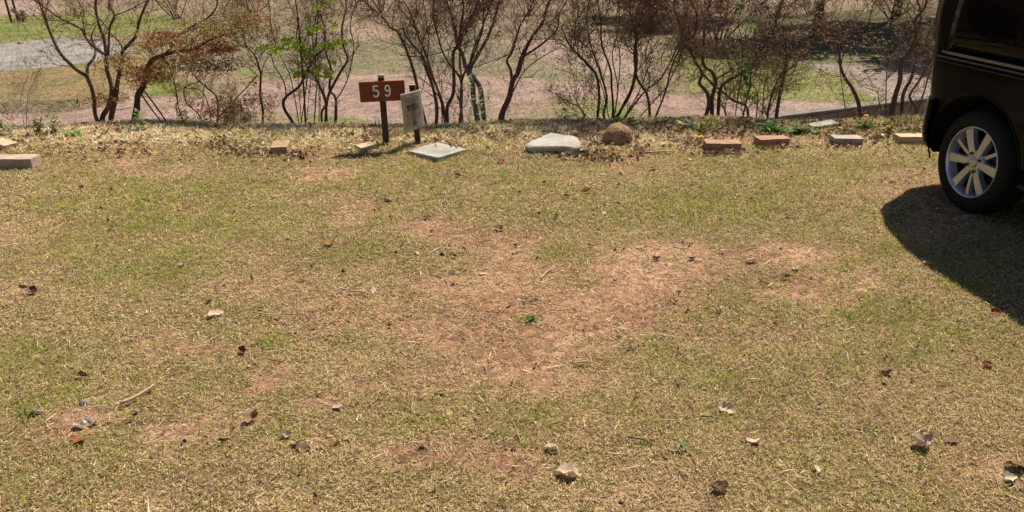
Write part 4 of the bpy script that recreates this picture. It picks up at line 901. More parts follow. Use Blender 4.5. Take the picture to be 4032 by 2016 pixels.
# boulder
bm = bmesh.new(); bmesh.ops.create_icosphere(bm, subdivisions=5, radius=1)
p = PGd(2436, 574)
for v in bm.verts:
    v.co = Vector((v.co.x*.108*(1+.05*math.sin(v.co.z*3)), v.co.y*.105, v.co.z*.105))
bm.normal_update(); rough_bm(bm, .010, 7, 2); bm.normal_update(); rough_bm(bm, .004, 60, 7)
o = bm_obj('boulder', bm, M['brown_stone'], None, True, 60); o.location = (p.x, p.y+.09, p.z+.034); tag(o, 'round rough brown boulder in front of the dense dark shrub', 'boulder', 'natural stones at the lawn edge')
stone('flat_stone', 'narrow grey flat stone lying under the shrubs above the third brick', [(3183, 487), (3210, 480), (3272, 471), (3288, 476), (3290, 485), (3262, 493), (3205, 497)], .035, .03, M['grey_stone'], 6)
def pebble(label, px, py, s, m, seed, z=0, name='small_stone', grp='small stones on the ground'):
    bm = bmesh.new(); bmesh.ops.create_icosphere(bm, subdivisions=3, radius=1)
    for v in bm.verts: v.co = Vector((v.co.x*s, v.co.y*s*.7, v.co.z*s*.5))
    bm.normal_update(); rough_bm(bm, s*.3, 1/s*.8, seed); p = PZ(px, py, z)
    o = bm_obj(name, bm, m, None, True, 50); o.location = (p.x, p.y, float(Hgt(p.x, p.y))+s*.15); tag(o, label, 'stone', grp)
pebble('grey blue pebble in the bare sandy hole at lower left', 358, 1655, .018, mat('blue_pebble', (.20, .19, .18), .8, var=.2), 1)
pebble('second grey pebble lying left of the blue grey pebble in the hole', 325, 1668, .014, M['grey_stone'], 2)
pebble('small grey stone above the bare sandy hole', 335, 1586, .017, mat('dark_pebble', (.20, .17, .14), .9, var=.2), 3)
pebble('white stone in the shade beyond the shrubs near the van', 3550, 205, .10, mat('white_stone', (.36, .33, .28), .8, var=.1), 4, LOW)
pebble('longer whitish stone lower left of the other white stone in the shade', 3525, 222, .11, mat('white_stone', (.32, .29, .25), .8, var=.1), 5, LOW)
pebble('reddish brick piece on the grey gravel at far left', 80, 172, .06, M['brick_red'], 6, LOW)
pebble('orange tan stone on the grass beyond the leafy vine', 2895, 272, .08, mat('tan_stone', (.55, .38, .2), .9, var=.1), 7, LOW)

# block wall by the path
wall = empty('block_wall', (WALL[0][0], WALL[0][1], LOW-.4), 0, 'low dark concrete block wall holding the path edge on the right', 'wall')
M['wallc'] = mat('old_concrete_block', (.23, .20, .17), rough=.95, base2=(.12, .10, .085), vscale=6, bump=.006, bscale=40)
M['wallcap'] = mat('wall_cap', (.22, .19, .165), rough=.95, base2=(.14, .12, .10), vscale=6, bump=.004)
bm = bmesh.new(); W_ = [Vector((*w, 0)) for w in WALL]; W0 = Vector((WALL[0][0], WALL[0][1], 0))
W_ = [Vector((1.2, 8.05, 0))] + W_ + [Vector((6.6, 10.8, 0))]
for a, b in zip(W_, W_[1:]):
    d = b-a; L = d.length; n = max(1, round(L/.4)); ang = math.atan2(d.y, d.x)
    for i in range(n):
        for r_ in range(2):
            t = (i+.5+(.0 if r_ else .0))/n; c = a + d*t - W0
            bm_box(bm, (c.x, c.y, .10+r_*.19), (L/n-.008, .12+rnd.uniform(-.004, .004), .182), .005, Euler((0, 0, ang)).to_matrix())
bm_obj('blocks', bm, M['wallc'], wall)
bm = bmesh.new()
for a, b in zip(W_, W_[1:]):
    d = b-a; c = (a+b)/2-W0; bm_box(bm, (c.x, c.y, .405), (d.length, .15, .03), .004, Euler((0, 0, math.atan2(d.y, d.x))).to_matrix())
bm_obj('coping', bm, M['wallcap'], wall)

# ---------------------------------------------------------------- signs
M['signwood'] = mat('sign_red_brown_paint', (.23, .055, .026), rough=.65, base2=(.17, .042, .02), vscale=6, bump=.001, bscale=90, aniso=(.3, 1, 4), spec=.3)
M['postwood'] = mat('dark_post_wood', (.085, .05, .034), rough=.85, base2=(.045, .028, .02), vscale=25, bump=.002, aniso=(4, 4, .4))
M['posttop'] = mat('pale_end_grain', (.36, .30, .24), rough=.9, var=.3, vscale=40)
M['white'] = mat('white_letters', (.85, .83, .76), rough=.6, var=.08, vscale=60)
p0 = PGd(1521, 570); rt = empty('numbered_sign', (p0.x, p0.y, float(Hgt(p0.x, p0.y))), R(-3), 'red brown wooden sign with white number 59 on a dark post', 'sign')
rt.rotation_euler = (R(-1), R(-1.2), R(5))
bm = bmesh.new(); bm_box(bm, (0, .022, .195), (.042, .038, .55), .002); bm_obj('post', bm, M['postwood'], rt)
bm = bmesh.new(); bm_box(bm, (0, .022, .4745), (.0425, .0385, .02), .003); bm_obj('post_top', bm, M['posttop'], rt)
bd = empty('board_pivot', (0, 0, 0)); bpy.data.objects.remove(bd)
bm = bmesh.new(); bm_box(bm, (0, 0, 0), (.310, .022, .130), .0015); board = bm_obj('board', bm, M['signwood'], rt); board.location = (.004, -.009, .377); board.rotation_euler = (0, R(-.6), 0); board.scale = (1, 1, 1.05)
def ribbon(mb, pts, w, th):
    P = smooth_path([(x_, 0, z_) for x_, z_ in pts], 6) if len(pts) > 2 else [Vector((x_, 0, z_)) for x_, z_ in pts]
    n = len(P); V = []
    for i, p in enumerate(P):
        d = (P[min(n-1, i+1)]-P[max(0, i-1)]).normalized(); s = Vector((-d.z, 0, d.x))*w/2
        V += [p+s, p-s, p+s+Vector((0, -th, 0)), p-s+Vector((0, -th, 0))]
    Q = []
    for i in range(n-1):
        a = i*4; b = a+4; Q += [(a+2, a+3, b+3, b+2), (a, b, b+2, a+2), (a+1, a+3, b+3, b+1)]
    Q += [(0, 2, 3, 1), (4*n-4, 4*n-3, 4*n-1, 4*n-2)]
    mb.add(V, Q)
h = .072
mb = MB()
ribbon(mb, [(.031, .036), (-.002, .036)], .0105, .002); ribbon(mb, [(.001, .0412), (-.001, .003)], .0105, .0022)
ribbon(mb, [(-.001, .004), (.010, .009), (.022, .006), (.029, -.004), (.030, -.016), (.024, -.028), (.012, -.033), (.002, -.029), (-.003, -.021)], .0105, .002)
f5 = mb.build('digit', M['white'], board, smooth=False); f5.location = (-.057, -.0113, .001)
mb = MB()
ribbon(mb, [(.030, .016), (.026, .030), (.015, .036), (.004, .031), (.000, .018), (.003, .006), (.013, .000), (.024, .004), (.030, .014)], .0105, .002)
ribbon(mb, [(.0305, .016), (.0300, -.006), (.025, -.024), (.014, -.032), (.003, -.027), (-.001, -.019)], .0105, .0021)
f9 = mb.build('digit', M['white'], board, smooth=False); f9.location = (.022, -.0113, .001)

q0 = PGd(1645, 568); r2 = empty('notice_sign', (q0.x, q0.y, float(Hgt(q0.x, q0.y))), 0, 'laminated cream notice in Japanese tilted on a short dark post', 'sign')
r2.rotation_euler = (R(-1), R(-3.2), R(0))
bm = bmesh.new(); bm_box(bm, (0, .03, .16), (.038, .036, .50), .002)
for v in bm.verts:
    if v.co.z > .40: v.co.z += rnd.uniform(-.008, .006); v.co.x += rnd.uniform(-.003, .003)
bm_obj('post', bm, M['postwood'], r2)
bm = bmesh.new(); bm_box(bm, (0, .03, .412), (.0384, .0364, .006), .001); bm_obj('post_top', bm, M['posttop'], r2)
# sheet (slightly bent), border ring, inner panel
SW, SH = .186, .262
def sheet(bm, w, h, y, r=0, hole=None, nx=16):
    pass
def bend(x, z): return -.010*math.cos(x/SW*math.pi) - .004*math.sin(z*14) 
def rrect(w, h, r, n=6):
    o_ = []
    for cx, cz, a0 in ((w/2-r, h/2-r, 0), (-w/2+r, h/2-r, 90), (-w/2+r, -h/2+r, 180), (w/2-r, -h/2+r, 270)):
        for k in range(n+1): a = R(a0+90*k/n); o_.append((cx+r*math.cos(a), cz+r*math.sin(a)))
    return o_
sh = empty('sheet_pivot', (0, 0, 0)); bpy.data.objects.remove(sh)
nx_, nz_ = 20, 26
def grid_sheet(name, fx, m, off, parent, keep=lambda x, z: True, w=SW, h=SH, nx=20, nz=26):
    V = []; Q = []
    for j in range(nz+1):
        for i in range(nx+1):
            x_ = (i/nx-.5)*w; z_ = (j/nz-.5)*h; V.append((x_, bend(x_, z_)-off, z_))
    for j in range(nz):
        for i in range(nx):
            xm = ((i+.5)/nx-.5)*w; zm = ((j+.5)/nz-.5)*h
            if keep(xm, zm): a = j*(nx+1)+i; Q.append((a, a+1, a+nx+2, a+nx+1))
    o_ = link(name, np_mesh(name, V, Q, None, None, True), m, parent)
    return o_
M['lam'] = mat('laminate_edge', (.62, .57, .50), rough=.35, var=.1, vscale=30, transl=.6, spec=.5)
M['notice_border'] = mat('faded_green_border', (.28, .32, .26), rough=.35, base2=(.52, .50, .40), vscale=70, spec=.5, transl=.3)
pm = mat('cream_paper', (.72, .62, .44), rough=.35, spec=.5, transl=.72)
nt = pm.node_tree; N = nt.nodes; L = nt.links; tc = N.new('ShaderNodeTexCoord'); sx_ = N.new('ShaderNodeSeparateXYZ'); L.new(tc.outputs['Object'], sx_.inputs[0])
nz = N.new('ShaderNodeTexNoise'); nz.inputs['Scale'].default_value = 22; mpn = N.new('ShaderNodeMapping'); mpn.inputs['Scale'].default_value = (1, 1, .25); L.new(tc.outputs['Object'], mpn.inputs[0]); L.new(mpn.outputs[0], nz.inputs[0])
ad = N.new('ShaderNodeMath'); ad.operation = 'MULTIPLY_ADD'; L.new(nz.outputs[0], ad.inputs[0]); ad.inputs[1].default_value = .030; L.new(sx_.outputs[0], ad.inputs[2])
rp = N.new('ShaderNodeValToRGB'); mr = N.new('ShaderNodeMapRange'); mr.inputs[1].default_value = -.07; mr.inputs[2].default_value = .10; L.new(ad.outputs[0], mr.inputs[0]); L.new(mr.outputs[0], rp.inputs[0])
cr = rp.color_ramp; cr.elements[0].position = 0; cr.elements[0].color = (.88, .72, .50, 1); cr.elements[1].position = 1; cr.elements[1].color = (.90, .78, .60, 1)
for pos, c in ((.36, (.86, .70, .50)), (.42, (.48, .34, .25)), (.50, (.36, .26, .22)), (.56, (.55, .46, .42)), (.62, (.92, .86, .78)), (.74, (.90, .79, .64))):
    e = cr.elements.new(pos); e.color = (*c, 1)
L.new(rp.outputs[0], N['Principled BSDF'].inputs['Base Color'])
sheet_o = grid_sheet('sheet', None, M['lam'], 0, r2); sheet_o.location = (-.008, -.030, .245)
sheet_o.rotation_euler = (R(-2), R(-1.5), R(48))
sheet_o.modifiers.new('thick', 'SOLIDIFY').thickness = .0012
def flat_poly(name, outline, m, off, parent):
    bm = bmesh.new(); vs = [bm.verts.new((x_, 0, z_)) for x_, z_ in outline]; bm.faces.new(vs)
    for xc_ in np.linspace(-SW/2, SW/2, 15)[1:-1]:
        bmesh.ops.bisect_plane(bm, geom=bm.verts[:]+bm.edges[:]+bm.faces[:], plane_co=(xc_, 0, 0), plane_no=(1, 0, 0))
    for zc_ in np.linspace(-SH/2, SH/2, 15)[1:-1]:
        bmesh.ops.bisect_plane(bm, geom=bm.verts[:]+bm.edges[:]+bm.faces[:], plane_co=(0, 0, zc_), plane_no=(0, 0, 1))
    for v in bm.verts: v.co.y = bend(v.co.x, v.co.z)-off
    return bm_obj(name, bm, m, parent)
flat_poly('border', rrect(SW-.022, SH-.024, .003), M['notice_border'], .0022, sheet_o)
panel = flat_poly('panel', rrect(SW-.038, SH-.046, .016), pm, .0032, sheet_o)
def words(txt, size, x_, z_, m, name='writing', sxy=1.):
    c = bpy.data.curves.new(name, 'FONT'); c.body = txt; c.size = size; c.align_x = 'CENTER'; c.align_y = 'CENTER'; c.space_character = 1.12; c.resolution_u = 3; c.offset = .0011*size/.02
    t = bpy.data.objects.new(name, c); COL.objects.link(t)
    dg = bpy.context.evaluated_depsgraph_get(); me = bpy.data.meshes.new_from_object(t.evaluated_get(dg)); bpy.data.objects.remove(t)
    for v in me.vertices:
        X_ = v.co.x*sxy + x_; Z_ = v.co.y + z_; v.co = (X_, bend(X_, Z_)-.0042, Z_)
    me.materials.clear(); return link(name, me, m, sheet_o)
M['ink'] = mat('black_ink', (.05, .04, .035), rough=.5, var=.3, vscale=80); M['ink_faded'] = mat('faded_ink', (.26, .19, .12), rough=.5, var=.3, vscale=80)
M['ink_grey'] = mat('worn_grey_ink', (.14, .13, .11), rough=.5, base2=(.35, .30, .22), vscale=60); M['flame'] = mat('flame_print', (.45, .07, .03), rough=.5, base2=(.3, .12, .06), vscale=60)
words('ご案内', .036, -.003, .078, M['ink_grey']); words('背の低い', .026, -.003, .034, M['ink']); words('グリル台', .026, -.003, .009, M['ink'])
words('の際は', .012, -.006, -.009, M['ink_faded']); words('コンクリブロックを', .0145, 0, -.026, M['ink_faded']); words('敷いてください', .0165, 0, -.045, M['ink_grey'])
def printed(name, polys, m):
    bm = bmesh.new()
    for pl in polys: bm.faces.new([bm.verts.new((x_, bend(x_, z_)-.0042, z_)) for x_, z_ in pl])
    return bm_obj(name, bm, m, sheet_o)
printed('flame', [[(-.002, -.082), (-.010, -.075), (-.008, -.066), (-.003, -.060), (-.001, -.068), (.004, -.063), (.003, -.056), (.010, -.068), (.010, -.077), (.005, -.082)]], M['flame'])
printed('firewood', [[(-.024, -.086), (-.022, -.089), (-.004, -.0945), (.014, -.093), (.032, -.087), (.032, -.085), (.010, -.090), (-.006, -.0915)], [(-.014, -.080), (-.012, -.083), (.010, -.0875), (.014, -.085), (.0, -.083)],
                     [(-.012, -.084), (-.014, -.086), (.012, -.079), (.013, -.077)]], M['ink'])

# ---------------------------------------------------------------- van
PSI = -1.410; U = Vector((math.cos(PSI), math.sin(PSI), 0)); LF = Vector((-math.sin(PSI), math.cos(PSI), 0))
hub = Vector((2.472, 4.10, 0)); v0 = hub + LF*.70
van = empty('van', (v0.x, v0.y, 0), PSI, 'black high roofed small van parked at the right, rear quarter and wheel in view', 'van')
M['paint'] = mat('black_car_paint', (.0035, .0026, .0022), rough=.14, spec=.13)
M['glass'] = mat('dark_tinted_glass', (.003, .003, .003), rough=.03, spec=.10)
M['blackplastic'] = mat('black_plastic', (.012, .011, .010), rough=.45, spec=.4)
M['rubber'] = mat('tyre_rubber', (.010, .009, .008), rough=.8, var=.2, vscale=30, spec=.3)
M['alloy'] = mat('silver_alloy', (.52, .53, .56), rough=.32, metal=.75, var=.06, vscale=80)
M['raild'] = mat('rail_sky_sheen', (.05, .055, .07), rough=.25, spec=.5)  # bluish tone puts the skylight on the rail into its colour
M['alloyd'] = mat('brushed_alloy_side', (.42, .42, .44), rough=.3, metal=.8)
M['alloyg'] = mat('trim_lawn_reflection', (.30, .22, .14), rough=.3, metal=.9)  # gold tone paints the reflected sunlit lawn into the trim
M['steel'] = mat('dark_steel', (.05, .045, .04), rough=.5, metal=.6)
M['dark'] = mat('underbody_black', (.006, .006, .006), rough=.9)
M['taillamp'] = mat('dark_red_lamp', (.07, .006, .006), rough=.1, coat=1)
M['chrome'] = mat('chrome_trim', (.55, .53, .50), rough=.12, metal=1.)
SEC = [(.24, 0), (.24, .60), (.245, .68), (.28, .712), (.38, .728), (.55, .735), (.70, .735), (.80, .730), (.815, .727), (.90, .727), (1.05, .722), (1.25, .704), (1.45, .668), (1.60, .642), (1.70, .612), (1.76, .570), (1.80, .50), (1.825, .36), (1.835, .18), (1.84, 0)]
def half_w(z):
    return float(np.interp(z, [s[0] for s in SEC[2:15]], [s[1] for s in SEC[2:15]]))
def top_at(x):
    return float(np.interp(x, [-.60, -.50, -.25, 1.8, 2.0, 2.2, 2.55, 2.75, 2.86, 2.88], [1.70, 1.79, 1.84, 1.84, 1.80, 1.66, 1.10, .98, .86, .75]))
def endf(x):
    return float(np.interp(x, [-.60, -.58, -.55, -.50, -.45, -.40, -.36, -.32, 2.4, 2.7, 2.82, 2.88], [.60, .73, .79, .85, .905, .955, .985, 1, 1, .96, .88, .78]))
XS = [-.60, -.58, -.55, -.50, -.45, -.40, -.36, -.32] + list(np.arange(-.25, 2.4, .05)) + [2.5, 2.6, 2.7, 2.76, 2.82, 2.86, 2.88]
def rear_in(z):   # the tailgate leans forward towards the roof
    return -.12*float(np.clip((z-.40)/.6, 0, 1)) + .40*float(np.clip((z-1.10)/.74, 0, 1))**1.5
bm = bmesh.new(); rings = []
for x_ in XS:
    tp = top_at(x_); f = endf(x_); pts = []
    for z_, w_ in SEC:
        zz = z_ if z_ <= .8 else .8 + (z_-.8)*(tp-.8)/1.04
        xx = x_ + (rear_in(zz) if x_ < -.3 else rear_in(zz)*max(0, 1-(x_+.32)/.5))
        if zz > .815 or True: pts.append((xx, w_*f, zz))
    ring = [bm.verts.new((a, -b, c)) for a, b, c in pts] + [bm.verts.new((a, b, c)) for a, b, c in pts[-2:0:-1]]
    rings.append(ring)
n = len(rings[0])
for a, b in zip(rings, rings[1:]):
    for i in range(n): bm.faces.new((a[i], a[(i+1) % n], b[(i+1) % n], b[i]))
bm.faces.new(rings[0]); bm.faces.new(rings[-1][::-1])
body = bm_obj('body', bm, M['paint'], van, True, 40)
def cutter(x_):
    b2 = bmesh.new()
    for s in (-1, 1):
        g = bmesh.ops.create_cone(b2, cap_ends=True, segments=72, radius1=.352, radius2=.352, depth=.30)['verts']
        bmesh.ops.transform(b2, matrix=Matrix.Translation((x_, s*.66, .285)) @ Matrix.Rotation(math.pi/2, 4, 'X'), verts=g)
    return b2
for x_ in (0, 2.40):
    cm = bpy.data.meshes.new('cut'); b2 = cutter(x_); b2.to_mesh(cm); b2.free(); cm.materials.append(M['dark'])
    co = bpy.data.objects.new('cut', cm); COL.objects.link(co); co.parent = van
    bpy.context.view_layer.update()
    md = body.modifiers.new('b', 'BOOLEAN'); md.operation = 'DIFFERENCE'; md.object = co; md.solver = 'EXACT'; md.material_mode = 'TRANSFER'
    dg = bpy.context.evaluated_depsgraph_get(); me = bpy.data.meshes.new_from_object(body.evaluated_get(dg))
    body.modifiers.clear(); body.data = me; bpy.data.objects.remove(co)
body.data.polygons.foreach_set('use_smooth', [True]*len(body.data.polygons)); body.data.set_sharp_from_angle(angle=R(40))
# wheel arch lips
for x_ in (0, 2.40):
    for s in (-1, 1):
        mb = MB(); P = []
        for k in range(25):
            a = R(-12 + 204*k/24); zz = .285+.356*math.sin(a); P.append((x_+.356*math.cos(a), s*(half_w(max(.25, zz))+.001), zz))
        tube(mb, P, .005, 8); mb.build('wheel_arch', M['paint'], van)
# bumper wrapping the rear corner
def shell(name, xs, zs, off, m, side=-1, thick=.02, edge=None):
    bm = bmesh.new(); G = []
    for x_ in xs:
        row = []
        for z_ in zs:
            w_ = (half_w(z_)+off)*(endf(x_) if x_ > -.52 else endf(-.52)); row.append(bm.verts.new((x_ - (off if x_ < -.40 else 0) + rear_in(z_)*(1 if x_ < -.3 else max(0, 1-(x_+.32)/.5)), side*w_, z_)))
        G.append(row)
    for i in range(len(xs)-1):
        for j in range(len(zs)-1): bm.faces.new((G[i][j], G[i+1][j], G[i+1][j+1], G[i][j+1]))
    return bm, G
bm = bmesh.new(); prof = [(.548, -.004), (.558, .010), (.552, .018), (.52, .024), (.44, .026), (.36, .022), (.315, .012), (.288, -.010)]
plan = []
for s in (-1, 1):
    pl = [(-.325, .735), (-.36, .728), (-.40, .706), (-.45, .670), (-.50, .628), (-.55, .583), (-.585, .53), (-.60, .44)]
    plan += [(x_, s*w_) for x_, w_ in (pl if s < 0 else pl[::-1])]
    if s < 0: plan.append((-.605, 0))
G = []
for i, (x_, y_) in enumerate(plan):
    a = Vector(plan[max(0, i-1)]); b = Vector(plan[min(len(plan)-1, i+1)]); t = (b-a).normalized(); nrm = Vector((t.y, -t.x))
    if nrm.dot(Vector((x_+.0, y_)).normalized()) < 0: nrm = -nrm
    G.append([bm.verts.new((x_+nrm.x*o_, y_+nrm.y*o_, z_ - (.012*max(0, 1-abs(x_+.325)/.10) if z_ < .3 else 0))) for z_, o_ in prof])
for a, b in zip(G, G[1:]):
    for j in range(len(prof)-1): bm.faces.new((a[j], b[j], b[j+1], a[j+1]))
o = bm_obj('rear_bumper', bm, M['paint'], van, True, 35); sm = o.modifiers.new('s', 'SOLIDIFY'); sm.thickness = .012; sm.offset = -1
# side glass, rail and sills on both sides
def panel_strip(name, x0, x1, z0, z1, off, m, side, nx=14, nz=6, th=.006, slant=0):
    bm = bmesh.new(); G = []
    for i in range(nx+1):
        row = []
        for j in range(nz+1):
            z_ = z0+(z1-z0)*j/nz; xx = x0 + slant*(j/nz) + (x1-x0-slant*(j/nz))*i/nx
            w_ = (half_w(z_)*endf(xx - rear_in(z_)) + off); row.append(bm.verts.new((xx, side*w_, z_)))
        G.append(row)
    for i in range(nx):
        for j in range(nz): bm.faces.new((G[i][j], G[i+1][j], G[i+1][j+1], G[i][j+1]))
    o_ = bm_obj(name, bm, m, van, True, 40); md = o_.modifiers.new('s', 'SOLIDIFY'); md.thickness = th; md.offset = 0
    return o_
for s in (-1, 1):
    panel_strip('side_window', -.34, .40, .828, 1.48, .0015, M['glass'], s, slant=.03, th=.002)
    panel_strip('side_window', .47, 1.20, .90, 1.48, .003, M['glass'], s)
    panel_strip('side_window', 1.27, 2.15, .90, 1.45, .003, M['glass'], s)
    panel_strip('window_trim', -.36, 1.20, .808, .822, .006, M['alloyg'], s, 20, 2, .012)
    panel_strip('slide_rail', -.40, .50, .786, .794, .005, M['raild'], s, 20, 2, .010)
    panel_strip('slide_rail', -.40, .50, .764, .770, .004, M['blackplastic'], s, 20, 2, .010)
    panel_strip('side_sill', .36, 2.04, .235, .27, .012, M['blackplastic'], s, 20, 2, .03)
    mb = MB(); tube(mb, [(.44, s*half_w(z_)*1.0+s*.0005, z_) for z_ in np.linspace(.27, 1.6, 24)], .0025, 6); mb.build('door_seam', M['dark'], van)
    mb = MB(); tube(mb, [(1.23, s*half_w(z_)*1.0+s*.0005, z_) for z_ in np.linspace(.27, 1.6, 24)], .0025, 6); mb.build('door_seam', M['dark'], van)
    bm = bmesh.new(); bm_box(bm, (1.12, s*.745, .88), (.13, .02, .025), .006); bm_obj('door_handle', bm, M['paint'], van, True)
    bm = bmesh.new(); bm_box(bm, (1.34, s*.745, .88), (.13, .02, .025), .006); bm_obj('door_handle', bm, M['paint'], van, True)
    bm = bmesh.new(); bm_box(bm, (2.12, s*.80, 1.12), (.08, .15, .17), .02); bm_obj('side_mirror', bm, M['paint'], van, True)
    bm = bmesh.new(); bm_box(bm, (-.575, s*.605, 1.00), (.05, .08, .30), .012); bm_obj('tail_lamp', bm, M['taillamp'], van, True)
    bm = bmesh.new(); bm_box(bm, (2.80, s*.55, .72), (.13, .26, .16), .03); bm_obj('headlight', bm, M['chrome'], van, True)
bm = bmesh.new(); bm_box(bm, (-.70, 0, 1.14), (.03, .84, .36), .008, Euler((0, R(6), 0)).to_matrix()); bm_obj('rear_window', bm, M['glass'], van, True)
bm = bmesh.new(); bm_box(bm, (2.37, 0, 1.38), (.02, 1.16, .62), .008, Euler((0, R(-32), 0)).to_matrix()); bm_obj('windscreen', bm, M['glass'], van, True)
bm = bmesh.new(); bm_box(bm, (1.2, 0, .28), (2.9, .90, .10), .02); bm_box(bm, (0, 0, .285), (.07, 1.2, .07), .01); bm_obj('underbody', bm, M['dark'], van)

def lathe(mb, prof, seg=64):
    V = []; n = len(prof)
    for k in range(seg):
        a = k/seg*2*math.pi
        for r_, y_ in prof: V.append((r_*math.cos(a), y_, r_*math.sin(a)))
    Q = [(k*n+i, k*n+i+1, ((k+1) % seg)*n+i+1, ((k+1) % seg)*n+i) for k in range(seg) for i in range(n-1)]
    mb.add(V, Q)
def make_wheel(x_, s):
    rt_ = empty('wheel', (x_, s*.70, .28)); rt_.parent = van; rt_['label'] = 'silver alloy wheel'; del rt_['label']
    if s > 0: rt_.rotation_euler = (0, 0, math.pi)
    mb = MB(); lathe(mb, [(.186, .010), (.192, -.003), (.200, -.010), (.215, -.0155), (.232, -.016), (.248, -.011), (.262, -.001), (.2725, .012), (.2765, .026), (.278, .028), (.278, .034), (.2740, .036), (.2740, .042), (.279, .044),
                          (.2795, .070), (.2745, .072), (.2745, .080), (.2795, .082), (.279, .108), (.2740, .110), (.2740, .116), (.278, .118), (.274, .135), (.26, .15), (.23, .16), (.19, .150)], 96)
    mb.build('tyre', M['rubber'], rt_)
    mb = MB(); lathe(mb, [(.191, .004), (.1925, -.004), (.1895, -.0085), (.185, -.006), (.181, .002), (.1785, .008), (.174, .030), (.168, .045)], 96); rim = mb.build('rim', M['alloy'], rt_)
    mb = MB(); lathe(mb, [(.168, .045), (.164, .08), (.164, .12), (.172, .15), (.186, .152)], 64); mb.build('barrel', M['steel'], rim)
    # spokes: three groups of wide, narrow recessed, wide
    bm = bmesh.new()
    def spoke(deg, r0, r1, w0, w1, y0, y1, dep, skew=0):
        a = R(deg); n_ = 7; rows = []
        for i in range(n_):
            t = i/(n_-1); r_ = r0+(r1-r0)*t; w_ = w0+(w1-w0)*t**1.2; y_ = y0+(y1-y0)*t - .004*math.sin(t*math.pi); aa = a + skew*t
            c = Vector((math.cos(aa), 0, math.sin(aa))); sd = Vector((-math.sin(aa), 0, math.cos(aa)))
            pr = [(-.5, .003), (-.42, 0), (.42, 0), (.5, .003), (.56, dep), (-.56, dep)]
            rows.append([bm.verts.new(c*r_ + sd*(w_*u_) + Vector((0, y_+yy, 0))) for u_, yy in pr])
        for a_, b_ in zip(rows, rows[1:]):
            for k in range(6): bm.faces.new((a_[k], a_[(k+1) % 6], b_[(k+1) % 6], b_[k]))
        bm.faces.new(rows[0][::-1]); bm.faces.new(rows[-1])
    for g in (30, 150, 270):
        spoke(g+33, .030, .183, .037, .053, .012, .004, .03, .03); spoke(g-33, .030, .183, .037, .053, .012, .004, .03, -.03)
        spoke(g, .035, .178, .020, .021, .022, .012, .03)
    bm_obj('spokes', bm, M['alloy'], rim, True, 30)
    mb = MB(); lathe(mb, [(.0, .011), (.030, .011), (.036, .012), (.062, .0125), (.066, .018), (.068, .05)], 48); mb.build('hub', M['alloy'], rim)
    mb = MB(); lathe(mb, [(.0, .0035), (.022, .0045), (.0265, .007), (.0275, .0105), (.0285, .0115)], 48); cap = mb.build('centre_cap', M['alloy'], rt_)
    # embossed mark on the cap: a slanted angular S-like emblem
    bm = bmesh.new()
    for pl in ([(.013, .010), (.001, .017), (-.013, .007), (-.013, .002), (-.002, .010)], [(-.013, -.010), (-.001, -.017), (.013, -.007), (.013, -.002), (.002, -.010)], [(-.013, .004), (-.008, .0065), (.013, -.004), (.008, -.0065)]):
        vs = [bm.verts.new((a, .0045, b)) for a, b in pl]; f = bm.faces.new(vs); g_ = bmesh.ops.extrude_face_region(bm, geom=[f])
        for e in g_['geom']:
            if isinstance(e, bmesh.types.BMVert): e.co.y = .0022
    bm_obj('emblem', bm, M['chrome'], cap)
    for k in range(4):
        a = R(26+90*k); cx, cz = .050*math.cos(a), .050*math.sin(a)
        mb = MB(); lathe(mb, [(.0165, .0090), (.0155, .0092), (.0120, .016)], 20); lathe(mb, [(.0, .0195), (.0112, .0190)], 20)
        o_ = mb.build('lug_hole', M['dark'], rim); o_.location = (cx, 0.0005, cz)
        bm = bmesh.new(); bmesh.ops.create_cone(bm, cap_ends=True, segments=6, radius1=.0085, radius2=.0075, depth=.018)
        bmesh.ops.transform(bm, matrix=Matrix.Rotation(math.pi/2, 4, 'X'), verts=bm.verts[:]); o_ = bm_obj('lug_nut', bm, M['steel'], rim, True); o_.location = (cx, .010, cz)
    mb = MB(); lathe(mb, [(.0, .060), (.115, .062), (.125, .070), (.125, .12)], 48); mb.build('brake_drum', M['steel'], rt_)
    return rt_
for x_ in (0, 2.40):
    for s in (-1, 1): make_wheel(x_, s)

